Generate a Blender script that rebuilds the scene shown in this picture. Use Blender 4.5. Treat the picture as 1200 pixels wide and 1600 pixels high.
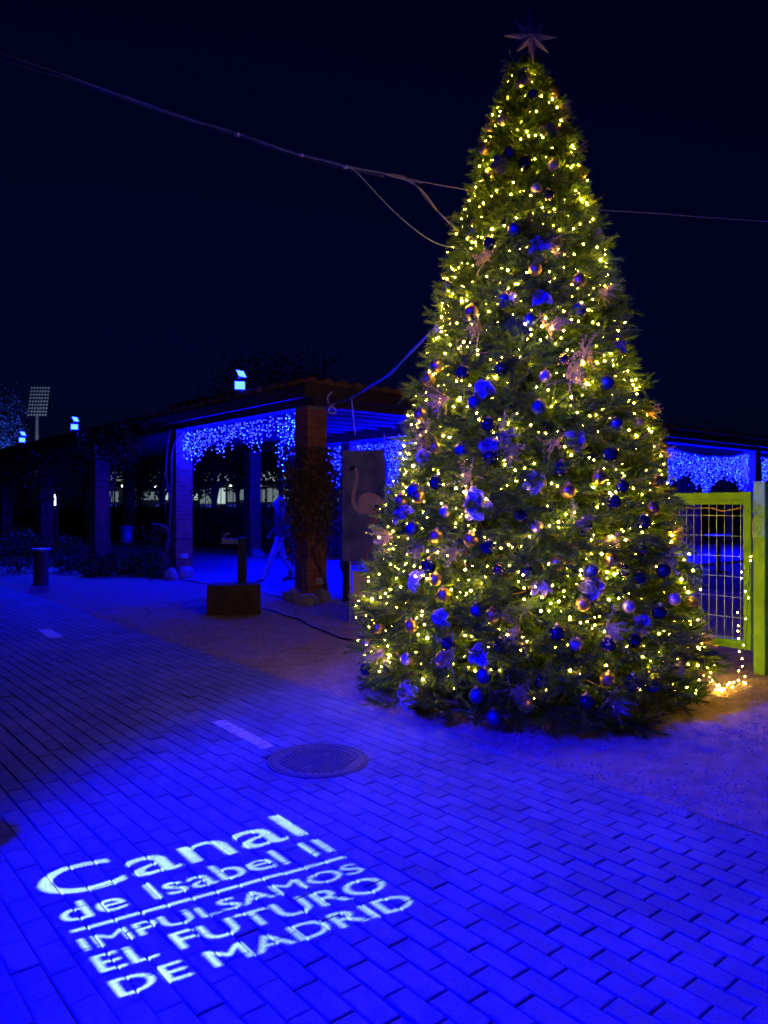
import bpy, bmesh, math, random
import numpy as np
from mathutils import Vector, Matrix, Quaternion, noise

random.seed(7)
rng = np.random.default_rng(11)
for o in list(bpy.data.objects):
    bpy.data.objects.remove(o, do_unlink=True)
sc = bpy.context.scene
COL = sc.collection
PI = math.pi

# ------------------------------------------------------------------ camera
# world axes: x runs across the road towards the pergola, y runs along the road
YAW = math.radians(39.6)
CS, SN = math.cos(YAW), math.sin(YAW)
FPX, CX, HY, CAMH = 1180.0, 600.0, 790.0, 1.6
cam_d = bpy.data.cameras.new('camera')
cam = bpy.data.objects.new('camera', cam_d)
COL.objects.link(cam)
cam.location = (0, 0, CAMH)
cam.rotation_euler = (math.radians(90), 0, -YAW)
cam_d.sensor_fit = 'VERTICAL'
cam_d.sensor_height = 36
cam_d.lens = 36 * FPX / 1600
cam_d.shift_y = -10 / 1600
cam_d.clip_start = 0.05
cam_d.clip_end = 2000
sc.camera = cam

# ------------------------------------------------------------------ sky, moonlight, exposure
world = bpy.data.worlds.new('World')
sc.world = world
world.use_nodes = True
nt = world.node_tree
nt.nodes.clear()
w_out = nt.nodes.new('ShaderNodeOutputWorld')
w_bg = nt.nodes.new('ShaderNodeBackground')
w_sky = nt.nodes.new('ShaderNodeTexSky')
w_sky.sky_type = 'NISHITA'
w_sky.sun_disc = False
w_sky.sun_elevation = math.radians(4)
w_sky.sun_rotation = math.radians(205)
w_mul = nt.nodes.new('ShaderNodeMixRGB')
w_mul.blend_type = 'MULTIPLY'
w_mul.inputs[0].default_value = 1
w_mul.inputs[2].default_value = (0.045, 0.075, 1.0, 1)
nt.links.new(w_sky.outputs[0], w_mul.inputs[1])
nt.links.new(w_mul.outputs[0], w_bg.inputs[0])
w_bg.inputs[1].default_value = 0.0062
nt.links.new(w_bg.outputs[0], w_out.inputs[0])
sun_d = bpy.data.lights.new('moon', 'SUN')
sun_d.energy = 0.002
sun_d.angle = math.radians(0.5)
sun_d.color = (0.5, 0.6, 1)
sun = bpy.data.objects.new('moon', sun_d)
COL.objects.link(sun)
sun.rotation_euler = (math.radians(55), 0, math.radians(25))
vs = sc.view_settings
vs.view_transform = 'Standard'
vs.look = 'None'
vs.exposure = 0
vs.gamma = 1
sc.render.engine = 'CYCLES'
cy = sc.cycles
cy.use_denoising = True
cy.max_bounces = 5
cy.diffuse_bounces = 2
cy.glossy_bounces = 3
cy.transparent_max_bounces = 8
cy.sample_clamp_indirect = 4
cy.caustics_reflective = False
cy.caustics_refractive = False
cy.use_light_tree = True
cy.use_adaptive_sampling = False
cy.pixel_filter_type = 'BLACKMAN_HARRIS'
cy.filter_width = 1.6

# ------------------------------------------------------------------ coordinates
def cw(X, Y, z=0.0):                       # camera frame (right, forward) -> world
    return Vector((X * CS + Y * SN, -X * SN + Y * CS, z))
def gp(px, py, z=0.0):                     # where the sight line meets the height z
    Y = (CAMH - z) * FPX / (py - HY)
    return cw((px - CX) / FPX * Y, Y, z)
def at(px, py, Y):                         # a point at forward distance Y
    return cw((px - CX) / FPX * Y, Y, CAMH + (HY - py) / FPX * Y)
def on_x(px, x):                           # the y at which the sight line px crosses the plane x
    t = (px - CX) / FPX
    return x * (CS - t * SN) / (SN + t * CS)
def on_y(px, y):
    t = (px - CX) / FPX
    return y * (SN + t * CS) / (CS - t * SN)

# ------------------------------------------------------------------ materials
MATS = {}
def mat(name, col, rough=0.6, metal=0.0, col2=None, scale=8.0, bump=0.0, bscale=40.0, emit=None, estr=0.0, spec=0.5,
        islands=False, coords='Object', sheen=0.0, detail=4.0, ivar=0.25):
    m = bpy.data.materials.new(name)
    m.use_nodes = True
    n = m.node_tree
    b = n.nodes['Principled BSDF']
    b.inputs['Roughness'].default_value = rough
    b.inputs['Metallic'].default_value = metal
    b.inputs['Specular IOR Level'].default_value = spec
    b.inputs['Base Color'].default_value = (*col, 1)
    tc = n.nodes.new('ShaderNodeTexCoord')
    if coords == 'World':
        tcn = n.nodes.new('ShaderNodeNewGeometry'); src = tcn.outputs['Position']
    else:
        src = tc.outputs[coords]
    if col2 is not None:
        nz = n.nodes.new('ShaderNodeTexNoise')
        nz.inputs['Scale'].default_value = scale
        nz.inputs['Detail'].default_value = detail
        n.links.new(src, nz.inputs['Vector'])
        mx = n.nodes.new('ShaderNodeMixRGB')
        mx.inputs[1].default_value = (*col, 1)
        mx.inputs[2].default_value = (*col2, 1)
        rp = n.nodes.new('ShaderNodeMapRange')
        rp.inputs[1].default_value = 0.35
        rp.inputs[2].default_value = 0.65
        n.links.new(nz.outputs['Fac'], rp.inputs[0])
        n.links.new(rp.outputs[0], mx.inputs[0])
        last = mx.outputs[0]
        if islands:
            g = n.nodes.new('ShaderNodeNewGeometry')
            oi = n.nodes.new('ShaderNodeObjectInfo')
            ad = n.nodes.new('ShaderNodeMath'); ad.operation = 'ADD'
            fr = n.nodes.new('ShaderNodeMath'); fr.operation = 'FRACT'
            n.links.new(g.outputs['Random Per Island'], ad.inputs[0])
            n.links.new(oi.outputs['Random'], ad.inputs[1])
            n.links.new(ad.outputs[0], fr.inputs[0])
            mr = n.nodes.new('ShaderNodeMapRange')
            mr.inputs[3].default_value = 1 - ivar
            mr.inputs[4].default_value = 1 + ivar
            n.links.new(fr.outputs[0], mr.inputs[0])
            hs = n.nodes.new('ShaderNodeHueSaturation')
            n.links.new(mr.outputs[0], hs.inputs['Value'])
            n.links.new(last, hs.inputs['Color'])
            last = hs.outputs[0]
        n.links.new(last, b.inputs['Base Color'])
    if bump:
        nb = n.nodes.new('ShaderNodeTexNoise')
        nb.inputs['Scale'].default_value = bscale
        nb.inputs['Detail'].default_value = 6
        n.links.new(src, nb.inputs['Vector'])
        bp = n.nodes.new('ShaderNodeBump')
        bp.inputs['Strength'].default_value = bump
        bp.inputs['Distance'].default_value = 0.02
        n.links.new(nb.outputs['Fac'], bp.inputs['Height'])
        n.links.new(bp.outputs[0], b.inputs['Normal'])
    if emit is not None:
        b.inputs['Emission Color'].default_value = (*emit, 1)
        b.inputs['Emission Strength'].default_value = estr
    if sheen:
        b.inputs['Sheen Weight'].default_value = sheen
    MATS[name] = m
    return m

def emat(name, col, strength):
    m = bpy.data.materials.new(name)
    m.use_nodes = True
    n = m.node_tree
    n.nodes.clear()
    o = n.nodes.new('ShaderNodeOutputMaterial')
    e = n.nodes.new('ShaderNodeEmission')
    e.inputs[0].default_value = (*col, 1)
    e.inputs[1].default_value = strength
    n.links.new(e.outputs[0], o.inputs[0])
    if name.startswith('bulb'):
        m.cycles.emission_sampling = 'FRONT'
    MATS[name] = m
    return m

mat('paver', (0.165, 0.175, 0.235), 0.8, col2=(0.21, 0.22, 0.285), scale=3.0, bump=0.45, bscale=90, islands=True, coords='World', spec=0.3, ivar=0.10)
def stain(name, amt=0.55, sc_=1.3):
    n = MATS[name].node_tree
    b_ = n.nodes['Principled BSDF']
    src = b_.inputs['Base Color'].links[0].from_socket
    g = n.nodes.new('ShaderNodeNewGeometry')
    nz = n.nodes.new('ShaderNodeTexNoise'); nz.inputs['Scale'].default_value = sc_; nz.inputs['Detail'].default_value = 9; nz.inputs['Roughness'].default_value = 0.68
    n.links.new(g.outputs['Position'], nz.inputs['Vector'])
    mr = n.nodes.new('ShaderNodeMapRange'); mr.inputs[1].default_value = 0.42; mr.inputs[2].default_value = 0.60; mr.inputs[3].default_value = 1 - amt; mr.inputs[4].default_value = 1.0
    n.links.new(nz.outputs['Fac'], mr.inputs[0])
    mx = n.nodes.new('ShaderNodeMixRGB'); mx.blend_type = 'MULTIPLY'; mx.inputs[0].default_value = 1
    n.links.new(src, mx.inputs[1]); n.links.new(mr.outputs[0], mx.inputs[2]); n.links.new(mx.outputs[0], b_.inputs['Base Color'])
stain('paver', 0.28, 1.4)
mat('joint', (0.02, 0.018, 0.016), 0.95, col2=(0.035, 0.03, 0.027), scale=14, bump=0.5, bscale=120)
mat('kerb', (0.36, 0.34, 0.32), 0.85, col2=(0.27, 0.25, 0.24), scale=5, bump=0.4, bscale=80, coords='World', spec=0.25)
mat('paint', (0.72, 0.72, 0.70), 0.7, col2=(0.42, 0.40, 0.38), scale=22, bump=0.3, bscale=60, coords='World')
mat('gravel', (0.42, 0.31, 0.25), 0.95, col2=(0.29, 0.21, 0.17), scale=6, bump=1.0, bscale=75, coords='World', spec=0.15, detail=8)
mat('pebble', (0.50, 0.44, 0.42), 0.9, col2=(0.24, 0.20, 0.185), scale=30, islands=True, coords='World', spec=0.2)
mat('earth', (0.10, 0.08, 0.06), 0.95, col2=(0.16, 0.13, 0.10), scale=0.6, bump=0.6, bscale=12, coords='World', spec=0.1)
mat('slab', (0.34, 0.32, 0.30), 0.85, col2=(0.26, 0.245, 0.23), scale=1.4, bump=0.35, bscale=50, coords='World', spec=0.2)
mat('iron', (0.085, 0.08, 0.085), 0.6, metal=0.2, col2=(0.13, 0.12, 0.11), scale=14, bump=0.4, bscale=90)
mat('trunk', (0.09, 0.055, 0.035), 0.9, col2=(0.16, 0.10, 0.06), scale=9, bump=0.7, bscale=30)
mat('net_green', (0.012, 0.028, 0.010), 0.9, col2=(0.02, 0.04, 0.012), scale=40, bump=0.6, bscale=60, spec=0.1)
mat('wire_green', (0.012, 0.025, 0.012), 0.5)
mat('gold', (0.72, 0.50, 0.17), 0.30, metal=0.95, col2=(0.62, 0.42, 0.14), scale=30)
mat('pearl', (0.62, 0.50, 0.45), 0.34, metal=0.75, col2=(0.55, 0.45, 0.42), scale=30)
mat('blue_matte', (0.012, 0.03, 0.34), 0.36, metal=0.85, col2=(0.008, 0.018, 0.20), scale=14, bump=0.15, bscale=30, spec=0.6)
mat('blue_gloss', (0.012, 0.02, 0.17), 0.06, metal=0.85, col2=(0.01, 0.016, 0.12), scale=20)
mat('smoke_gloss', (0.35, 0.30, 0.27), 0.05, metal=0.95, col2=(0.28, 0.24, 0.22), scale=20)
mat('cap_gold', (0.65, 0.48, 0.2), 0.35, metal=1.0)
mat('petal', (0.035, 0.035, 0.085), 0.6, col2=(0.13, 0.125, 0.23), scale=5, bump=0.8, bscale=14, sheen=0.6)
mat('petal_edge', (0.70, 0.62, 0.52), 0.4, metal=0.4)
mat('stamen', (0.75, 0.6, 0.3), 0.35, metal=0.8)
mat('spray_gold', (0.70, 0.54, 0.24), 0.3, metal=0.6, islands=True, col2=(0.42, 0.27, 0.1), scale=60)
mat('spray_mauve', (0.34, 0.30, 0.24), 0.3, metal=0.7, islands=True, col2=(0.22, 0.19, 0.20), scale=60)
mat('star', (0.72, 0.52, 0.38), 0.5, metal=0.1, col2=(0.58, 0.42, 0.3), scale=90, bump=0.5, bscale=200)
mat('brick', (0.36, 0.13, 0.075), 0.85, col2=(0.27, 0.09, 0.055), scale=6, bump=0.5, bscale=60, islands=True, coords='World', spec=0.2)
mat('mortar', (0.30, 0.27, 0.24), 0.95, bump=0.4, bscale=60, col2=(0.24, 0.21, 0.19), scale=12)
mat('timber', (0.06, 0.036, 0.024), 0.75, col2=(0.05, 0.03, 0.02), scale=5, bump=0.4, bscale=26, coords='World')
mat('ceiling', (0.35, 0.30, 0.25), 0.8, col2=(0.26, 0.22, 0.18), scale=4, bump=0.3, bscale=30, coords='World')
mat('tile', (0.19, 0.095, 0.06), 0.85, col2=(0.13, 0.07, 0.045), scale=7, bump=0.4, bscale=40, islands=True, coords='World')
mat('stone', (0.34, 0.31, 0.28), 0.9, col2=(0.22, 0.20, 0.18), scale=9, bump=0.8, bscale=22)
mat('dark_metal', (0.03, 0.03, 0.034), 0.5, metal=0.5, col2=(0.05, 0.05, 0.055), scale=10)
mat('steel', (0.45, 0.45, 0.46), 0.4, metal=0.8, col2=(0.35, 0.35, 0.36), scale=10)
mat('galv', (0.40, 0.41, 0.42), 0.55, metal=0.5, col2=(0.32, 0.33, 0.34), scale=7)
mat('green_paint', (0.22, 0.58, 0.07), 0.42, col2=(0.16, 0.45, 0.05), scale=7, bump=0.12, bscale=40)
mat('gate_wire', (0.55, 0.75, 0.50), 0.4, metal=0.0)
mat('rope', (0.55, 0.33, 0.15), 0.8)
mat('cable_white', (0.62, 0.60, 0.56), 0.5)
mat('cable_lime', (0.42, 0.58, 0.30), 0.5)
mat('cable_brown', (0.24, 0.20, 0.15), 0.6)
mat('cable_blue', (0.11, 0.15, 0.15), 0.6)
mat('cable_steel', (0.5, 0.46, 0.36), 0.4, metal=0.6)
mat('cable_black', (0.012, 0.012, 0.014), 0.5)
mat('leaf', (0.04, 0.07, 0.014), 0.7, spec=0.15, col2=(0.085, 0.10, 0.03), scale=3, islands=True, coords='World')
mat('leaf_pale', (0.09, 0.11, 0.06), 0.7, col2=(0.06, 0.08, 0.04), scale=3, islands=True, coords='World', spec=0.15)
mat('leaf_dry', (0.15, 0.10, 0.045), 0.75, col2=(0.09, 0.075, 0.03), scale=3, islands=True, coords='World')
mat('bark', (0.15, 0.11, 0.08), 0.9, col2=(0.09, 0.065, 0.05), scale=7, bump=0.8, bscale=24)
mat('board_frame', (0.06, 0.06, 0.065), 0.5)
mat('print_ground', (0.05, 0.06, 0.20), 0.45, col2=(0.24, 0.24, 0.42), scale=2.4, detail=6)
mat('print_pink', (0.66, 0.46, 0.50), 0.5, col2=(0.56, 0.36, 0.40), scale=16)
mat('print_leg', (0.46, 0.16, 0.15), 0.5)
mat('print_black', (0.02, 0.018, 0.02), 0.5)
mat('panel_grey', (0.42, 0.36, 0.34), 0.55, col2=(0.36, 0.31, 0.30), scale=3)
mat('plate', (0.66, 0.64, 0.58), 0.6, col2=(0.55, 0.53, 0.48), scale=14)
mat('corten', (0.075, 0.045, 0.03), 0.85, col2=(0.04, 0.026, 0.02), scale=8, bump=0.5, bscale=40)
mat('skin', (0.50, 0.33, 0.25), 0.6)
mat('hair_fair', (0.42, 0.30, 0.16), 0.6, col2=(0.30, 0.21, 0.11), scale=30)
mat('hair_dark', (0.035, 0.025, 0.02), 0.6)
mat('jacket_dark', (0.03, 0.03, 0.04), 0.8, col2=(0.045, 0.045, 0.055), scale=20)
mat('trousers_pale', (0.62, 0.60, 0.56), 0.85, col2=(0.52, 0.50, 0.47), scale=12)
mat('trousers_dark', (0.06, 0.06, 0.08), 0.85)
mat('shoe', (0.05, 0.05, 0.05), 0.6)
mat('bag', (0.42, 0.33, 0.18), 0.7)
mat('far_wall', (0.30, 0.31, 0.30), 0.85, col2=(0.24, 0.25, 0.25), scale=0.5)
mat('far_roof', (0.05, 0.05, 0.055), 0.8)
emat('bulb_warm', (1.0, 0.55, 0.03), 220.0)
emat('bulb_warm_hot', (1.0, 0.54, 0.04), 560.0)
emat('bulb_ground', (1.0, 0.54, 0.05), 330.0)
emat('bulb_blue', (0.00042, 0.0007, 1.0), 2600.0)
emat('bulb_cyan', (0.0005, 0.0036, 1.0), 2600.0)
emat('flood_face', (0.0013, 0.0042, 1.0), 210.0)
emat('lit_window', (0.72, 0.95, 0.90), 0.62)
emat('lit_window_dim', (0.55, 0.75, 0.80), 0.22)
emat('lit_sign_blue', (0.05, 0.08, 0.9), 0.5)
emat('tube_white', (0.9, 0.95, 1.0), 3.0)
emat('led_spot', (0.8, 1.0, 0.95), 4.0)

# needles: colour varies sprig by sprig
def needle_mat():
    m = bpy.data.materials.new('needles')
    m.use_nodes = True
    n = m.node_tree
    b = n.nodes['Principled BSDF']
    a = n.nodes.new('ShaderNodeAttribute'); a.attribute_name = 'tint'
    mx = n.nodes.new('ShaderNodeMixRGB')
    mx.inputs[1].default_value = (0.026, 0.085, 0.006, 1)
    mx.inputs[2].default_value = (0.24, 0.42, 0.014, 1)
    n.links.new(a.outputs['Fac'], mx.inputs[0])
    n.links.new(mx.outputs[0], b.inputs['Base Color'])
    b.inputs['Roughness'].default_value = 0.5
    b.inputs['Specular IOR Level'].default_value = 0.15
    MATS['needles'] = m
needle_mat()

# ------------------------------------------------------------------ mesh helpers
class MB:
    def __init__(s):
        s.v, s.f, s.mi = [], [], []
        s.m = 0
    def add(s, vs_, fs):
        o = len(s.v)
        s.v.extend([tuple(p) for p in vs_])
        for q in fs:
            s.f.append(tuple(i + o for i in q)); s.mi.append(s.m)
    def box(s, x0, x1, y0, y1, z0, z1):
        v = [(x, y, z) for z in (z0, z1) for y in (y0, y1) for x in (x0, x1)]
        s.add(v, [(0, 2, 3, 1), (4, 5, 7, 6), (0, 1, 5, 4), (2, 6, 7, 3), (0, 4, 6, 2), (1, 3, 7, 5)])
    def bbox(s, x0, x1, y0, y1, z0, z1, c):       # box with all top and vertical edges chamfered
        def ring(d, z):
            return [(x0 + d, y0 + c, z), (x0 + c, y0 + d, z), (x1 - c, y0 + d, z), (x1 - d, y0 + c, z),
                    (x1 - d, y1 - c, z), (x1 - c, y1 - d, z), (x0 + c, y1 - d, z), (x0 + d, y1 - c, z)]
        v = ring(0, z0) + ring(0, z1 - c) + ring(c * 0.8, z1)
        f = [tuple(range(16, 24)), tuple(reversed(range(8)))]
        for r in (0, 8):
            for i in range(8):
                j = (i + 1) % 8
                f.append((r + i, r + j, r + j + 8, r + i + 8))
        s.add(v, f)
    def tube(s, pts, rad, n=6, cap=True):
        pts = [Vector(p) for p in pts]
        if not hasattr(rad, '__len__'):
            rad = [rad] * len(pts)
        o = len(s.v)
        up = Vector((0, 0, 1))
        prev = None
        for i, p in enumerate(pts):
            d = (pts[min(i + 1, len(pts) - 1)] - pts[max(i - 1, 0)])
            d = d.normalized() if d.length > 1e-9 else Vector((0, 0, 1))
            if prev is None:
                a = d.cross(up if abs(d.z) < 0.9 else Vector((1, 0, 0))).normalized()
            else:
                a = (prev - d * prev.dot(d))
                a = a.normalized() if a.length > 1e-6 else d.orthogonal().normalized()
            prev = a
            b = d.cross(a)
            for k in range(n):
                t = 2 * PI * k / n
                s.v.append(tuple(p + (a * math.cos(t) + b * math.sin(t)) * rad[i]))
        for i in range(len(pts) - 1):
            for k in range(n):
                l = (k + 1) % n
                s.f.append((o + i * n + k, o + i * n + l, o + (i + 1) * n + l, o + (i + 1) * n + k)); s.mi.append(s.m)
        if cap:
            s.f.append(tuple(o + k for k in reversed(range(n)))); s.mi.append(s.m)
            q = o + (len(pts) - 1) * n
            s.f.append(tuple(q + k for k in range(n))); s.mi.append(s.m)
    def lathe(s, prof, n=16, c=(0, 0, 0)):
        o = len(s.v)
        for r, z in prof:
            for k in range(n):
                t = 2 * PI * k / n
                s.v.append((c[0] + r * math.cos(t), c[1] + r * math.sin(t), c[2] + z))
        for i in range(len(prof) - 1):
            for k in range(n):
                l = (k + 1) % n
                s.f.append((o + i * n + k, o + i * n + l, o + (i + 1) * n + l, o + (i + 1) * n + k)); s.mi.append(s.m)
        s.f.append(tuple(o + k for k in reversed(range(n)))); s.mi.append(s.m)
        q = o + (len(prof) - 1) * n
        s.f.append(tuple(q + k for k in range(n))); s.mi.append(s.m)
    def octa(s, c, r):
        x, y, z = c
        s.add([(x + r, y, z), (x - r, y, z), (x, y + r, z), (x, y - r, z), (x, y, z + r), (x, y, z - r)],
              [(0, 2, 4), (2, 1, 4), (1, 3, 4), (3, 0, 4), (2, 0, 5), (1, 2, 5), (3, 1, 5), (0, 3, 5)])
    def mesh(s, name, mats, smooth=False):
        me = bpy.data.meshes.new(name)
        me.from_pydata(s.v, [], s.f)
        if not isinstance(mats, (list, tuple)):
            mats = [mats]
        for q in mats:
            me.materials.append(MATS[q])
        if len(mats) > 1:
            me.polygons.foreach_set('material_index', s.mi)
        if smooth:
            me.polygons.foreach_set('use_smooth', [True] * len(me.polygons))
        me.update()
        return me
    def build(s, name, mats, parent=None, smooth=False, loc=None, rotz=None):
        return obj(name, s.mesh(name, mats, smooth), parent, loc, rotz)

def obj(name, data, parent=None, loc=None, rotz=None):
    o = bpy.data.objects.new(name, data)
    COL.objects.link(o)
    if parent is not None:
        o.parent = parent
    if loc is not None:
        o.location = loc
    if rotz is not None:
        o.rotation_euler = (0, 0, rotz)
    return o
def tag(o, label=None, cat=None, group=None, kind=None):
    if label: o['label'] = label
    if cat: o['category'] = cat
    if group: o['group'] = group
    if kind: o['kind'] = kind
    return o
def thing(name, label, cat, loc=(0, 0, 0), rotz=0.0, group=None):
    o = obj(name, None, None, loc, rotz)
    o.empty_display_size = 0.1
    return tag(o, label, cat, group)
def smooth_path(pts, n=8):                 # Catmull-Rom through points
    pts = [Vector(p) for p in pts]
    out = []
    P = [pts[0] * 2 - pts[1]] + pts + [pts[-1] * 2 - pts[-2]]
    for i in range(1, len(P) - 2):
        a, b, c, d = P[i - 1], P[i], P[i + 1], P[i + 2]
        for k in range(n):
            t = k / n
            out.append(0.5 * ((2 * b) + (c - a) * t + (2 * a - 5 * b + 4 * c - d) * t * t + (3 * b - a - 3 * c + d) * t ** 3))
    out.append(pts[-1])
    return out
def np_mesh(name, V, F, mats, smooth=False):
    me = bpy.data.meshes.new(name)
    k = F.shape[1]
    me.vertices.add(len(V)); me.vertices.foreach_set('co', V.astype(np.float32).ravel())
    me.loops.add(F.size); me.loops.foreach_set('vertex_index', F.astype(np.int32).ravel())
    me.polygons.add(len(F))
    me.polygons.foreach_set('loop_start', np.arange(0, F.size, k, dtype=np.int32))
    me.polygons.foreach_set('loop_total', np.full(len(F), k, dtype=np.int32))
    me.update(calc_edges=True)
    for q in ([mats] if isinstance(mats, str) else mats):
        me.materials.append(MATS[q])
    return me
ORD = ['', 'first', 'second', 'third', 'fourth', 'fifth', 'sixth', 'seventh', 'eighth', 'ninth', 'tenth', 'eleventh', 'twelfth',
       'thirteenth', 'fourteenth', 'fifteenth', 'sixteenth', 'seventeenth', 'eighteenth', 'nineteenth', 'twentieth']

# ================================================================== THE GROUND
XE = 3.66                                   # road edge
b = MB(); b.box(-260, 420, -260, 460, -0.32, -0.06)
tag(b.build('ground', 'earth'), 'dark bare earth reaching to the horizon', kind='structure')
b = MB(); b.box(-40, XE + 0.05, -30, 90, -0.055, -0.02)
road = tag(b.build('road', 'joint'), 'brick paved road running past the tree', kind='structure')

MH = gp(497, 1188)                          # manhole centre
PL, PW, PJ = 0.2, 0.1, 0.0054
def paver_mb(mb, cx, cyy, z, L=PL, W=PW, tilt=(0, 0)):
    x0, x1, y0, y1 = -W / 2 + PJ / 2, W / 2 - PJ / 2, -L / 2 + PJ / 2, L / 2 - PJ / 2
    c = 0.0042
    ring = [(x0, y0), (x1, y0), (x1, y1), (x0, y1)]
    rin = [(x0 + c, y0 + c), (x1 - c, y0 + c), (x1 - c, y1 - c), (x0 + c, y1 - c)]
    v = [(p[0], p[1], -0.05) for p in ring] + [(p[0], p[1], -c) for p in ring] + [(p[0], p[1], 0) for p in rin]
    v = [(cx + p[0], cyy + p[1], z + p[2] + p[0] * tilt[0] + p[1] * tilt[1]) for p in v]
    f = [(8, 9, 10, 11)]
    for i in range(4):
        j = (i + 1) % 4
        f += [(i, j, 4 + j, 4 + i), (4 + i, 4 + j, 8 + j, 8 + i)]
    mb.add(v, f)
PAV = []
ncol = int((XE + 4.0) / PW)
for i in range(ncol):
    x = XE - PW / 2 - i * PW
    off = (0.5 if i % 2 else 0.0) * PL + random.uniform(-0.012, 0.012)
    j0 = -8
    for j in range(j0, 112):
        y = j * PL + off
        X = x * CS - y * SN; Y = x * SN + y * CS
        if y < -1.6 or Y < 0.6 or x < 0.226 * y - 2.6:
            continue
        if (Vector((x, y)) - MH.xy).length < 0.27:
            continue
        px = CX + FPX * X / Y; py = HY + FPX * CAMH / Y
        inview = -30 < px < 1230 and py < 1630
        PAV.append((Y, inview, x + random.gauss(0, 0.0008), y + random.gauss(0, 0.0008), random.gauss(0, 0.0013), random.gauss(0, 0.010), random.gauss(0, 0.006)))
PAV.sort()
near = [p for p in PAV if p[1]][:290]
nearset = set(id(p) for p in near)
pm = MB(); paver_mb(pm, 0, 0, 0)
PAVER_ME = pm.mesh('paver', 'paver')
for (Y, iv, x, y, z, t1, t2) in near:
    o = obj('paver', PAVER_ME, road, (x, y, z))
    o.rotation_euler = (t2, -t1, random.gauss(0, 0.006))
pm = MB()
for p in PAV:
    if id(p) not in nearset:
        paver_mb(pm, p[2], p[3], p[4], tilt=(p[5], p[6]))
tag(pm.build('paver_field', 'paver', road), 'grey brown concrete block pavers beyond the nearest rows', kind='stuff')
# a flush kerb of long stones along the gravel
for k in range(-3, 46):
    m_ = MB(); m_.bbox(XE + 0.004, XE + 0.10, k * 0.5 + 0.003, k * 0.5 + 0.497, -0.1, random.uniform(-0.006, 0.001), 0.005)
    m_.build('kerb_stone', 'paver', road)

# painted dashes
def dash(p0, p1, w, label):
    d = (p1 - p0); n_ = Vector((-d.y, d.x, 0)).normalized() * w / 2
    m_ = MB()
    N = 9
    for i in range(N):                       # worn paint, broken at some joints
        t0, t1 = i / N + 0.008, (i + 1) / N - 0.006
        a, c = p0.lerp(p1, t0), p0.lerp(p1, t1)
        s0, s1 = random.uniform(0.86, 1), random.uniform(0.86, 1)
        vv = [a - n_ * s0, a + n_ * s1, c + n_ * s1, c - n_ * s0]
        m_.add([(q.x, q.y, 0.0052) for q in vv] + [(q.x, q.y, 0.001) for q in vv],
               [(3, 2, 1, 0), (0, 1, 5, 4), (1, 2, 6, 5), (2, 3, 7, 6), (3, 0, 4, 7)])
    return tag(m_.build('road_marking', 'paint', road), label)
q0, q1 = gp(340, 1127), gp(420, 1169)
dash(q0, q1, 0.11, 'worn white painted dash beside the manhole cover')
q0, q1 = gp(68, 984), gp(90, 997)
dash(q0, q1, 0.16, 'short pale painted dash farther up the road')

# gravel
gx = np.concatenate([np.arange(XE + 0.1, 14.0, 0.07)])
gy = np.arange(-6.0, 24.0, 0.07)
GX, GY = np.meshgrid(gx, gy, indexing='ij')
def fbm(x, y, s):
    return noise.fractal(Vector((x * s, y * s, 0.3)), 0.9, 2.1, 4)
GZ = np.zeros_like(GX)
for i in range(GX.shape[0]):
    for j in range(0, GX.shape[1]):
        GZ[i, j] = 0.010 * fbm(GX[i, j], GY[i, j], 1.3)
GZ += rng.normal(0, 0.0035, GZ.shape)
ed = np.clip((GX - XE - 0.1) / 0.35, 0, 1)
GZ = -0.004 * (1 - ed) + GZ * (0.4 + 0.6 * ed)
V = np.stack([GX, GY, GZ], -1).reshape(-1, 3)
n1 = GX.shape[1]
ii, jj = np.meshgrid(np.arange(GX.shape[0] - 1), np.arange(n1 - 1), indexing='ij')
a_ = (ii * n1 + jj).ravel()
F = np.stack([a_, a_ + n1, a_ + n1 + 1, a_ + 1], -1)
g_o = obj('gravel_ground', np_mesh('gravel_ground', V, F, 'gravel'))
tag(g_o, 'sandy gravel around the tree', kind='structure')
# loose pebbles on the gravel, and a few kicked on to the road
def pebble_field(n, xr, yr, rr, z, keep=None):
    px_ = rng.uniform(xr[0], xr[1], n); py_ = rng.uniform(yr[0], yr[1], n)
    if keep is not None:
        k = keep(px_, py_); px_, py_ = px_[k], py_[k]
    n = len(px_)
    r = rng.uniform(rr[0], rr[1], n) * rng.uniform(0.6, 1.0, n)
    base = np.array([(1, 0, 0), (-1, 0, 0), (0, 1, 0), (0, -1, 0), (0, 0, .7), (0, 0, -.7)], float)
    fb = np.array([(0, 2, 4), (2, 1, 4), (1, 3, 4), (3, 0, 4), (2, 0, 5), (1, 2, 5), (3, 1, 5), (0, 3, 5)])
    J = base[None] * (1 + rng.normal(0, 0.22, (n, 6, 1)))
    th = rng.uniform(0, 2 * PI, n); c, s_ = np.cos(th)[:, None], np.sin(th)[:, None]
    x = J[:, :, 0] * c - J[:, :, 1] * s_; y = J[:, :, 0] * s_ + J[:, :, 1] * c
    P = np.stack([x * r[:, None] + px_[:, None], y * r[:, None] + py_[:, None], J[:, :, 2] * r[:, None] + z + r[:, None] * 0.25], -1)
    Fq = (fb[None] + (np.arange(n) * 6)[:, None, None]).reshape(-1, 3)
    return np_mesh('pebbles', P.reshape(-1, 3), Fq, 'pebble')
tag(obj('pebbles', pebble_field(90000, (XE + 0.02, 8.5), (-2.5, 12.0), (0.004, 0.012), -0.001,
        lambda x, y: (x * SN + y * CS > 3.0) & (y < 0.9 * x + 8))), 'small loose stones scattered over the gravel', kind='stuff')
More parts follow.
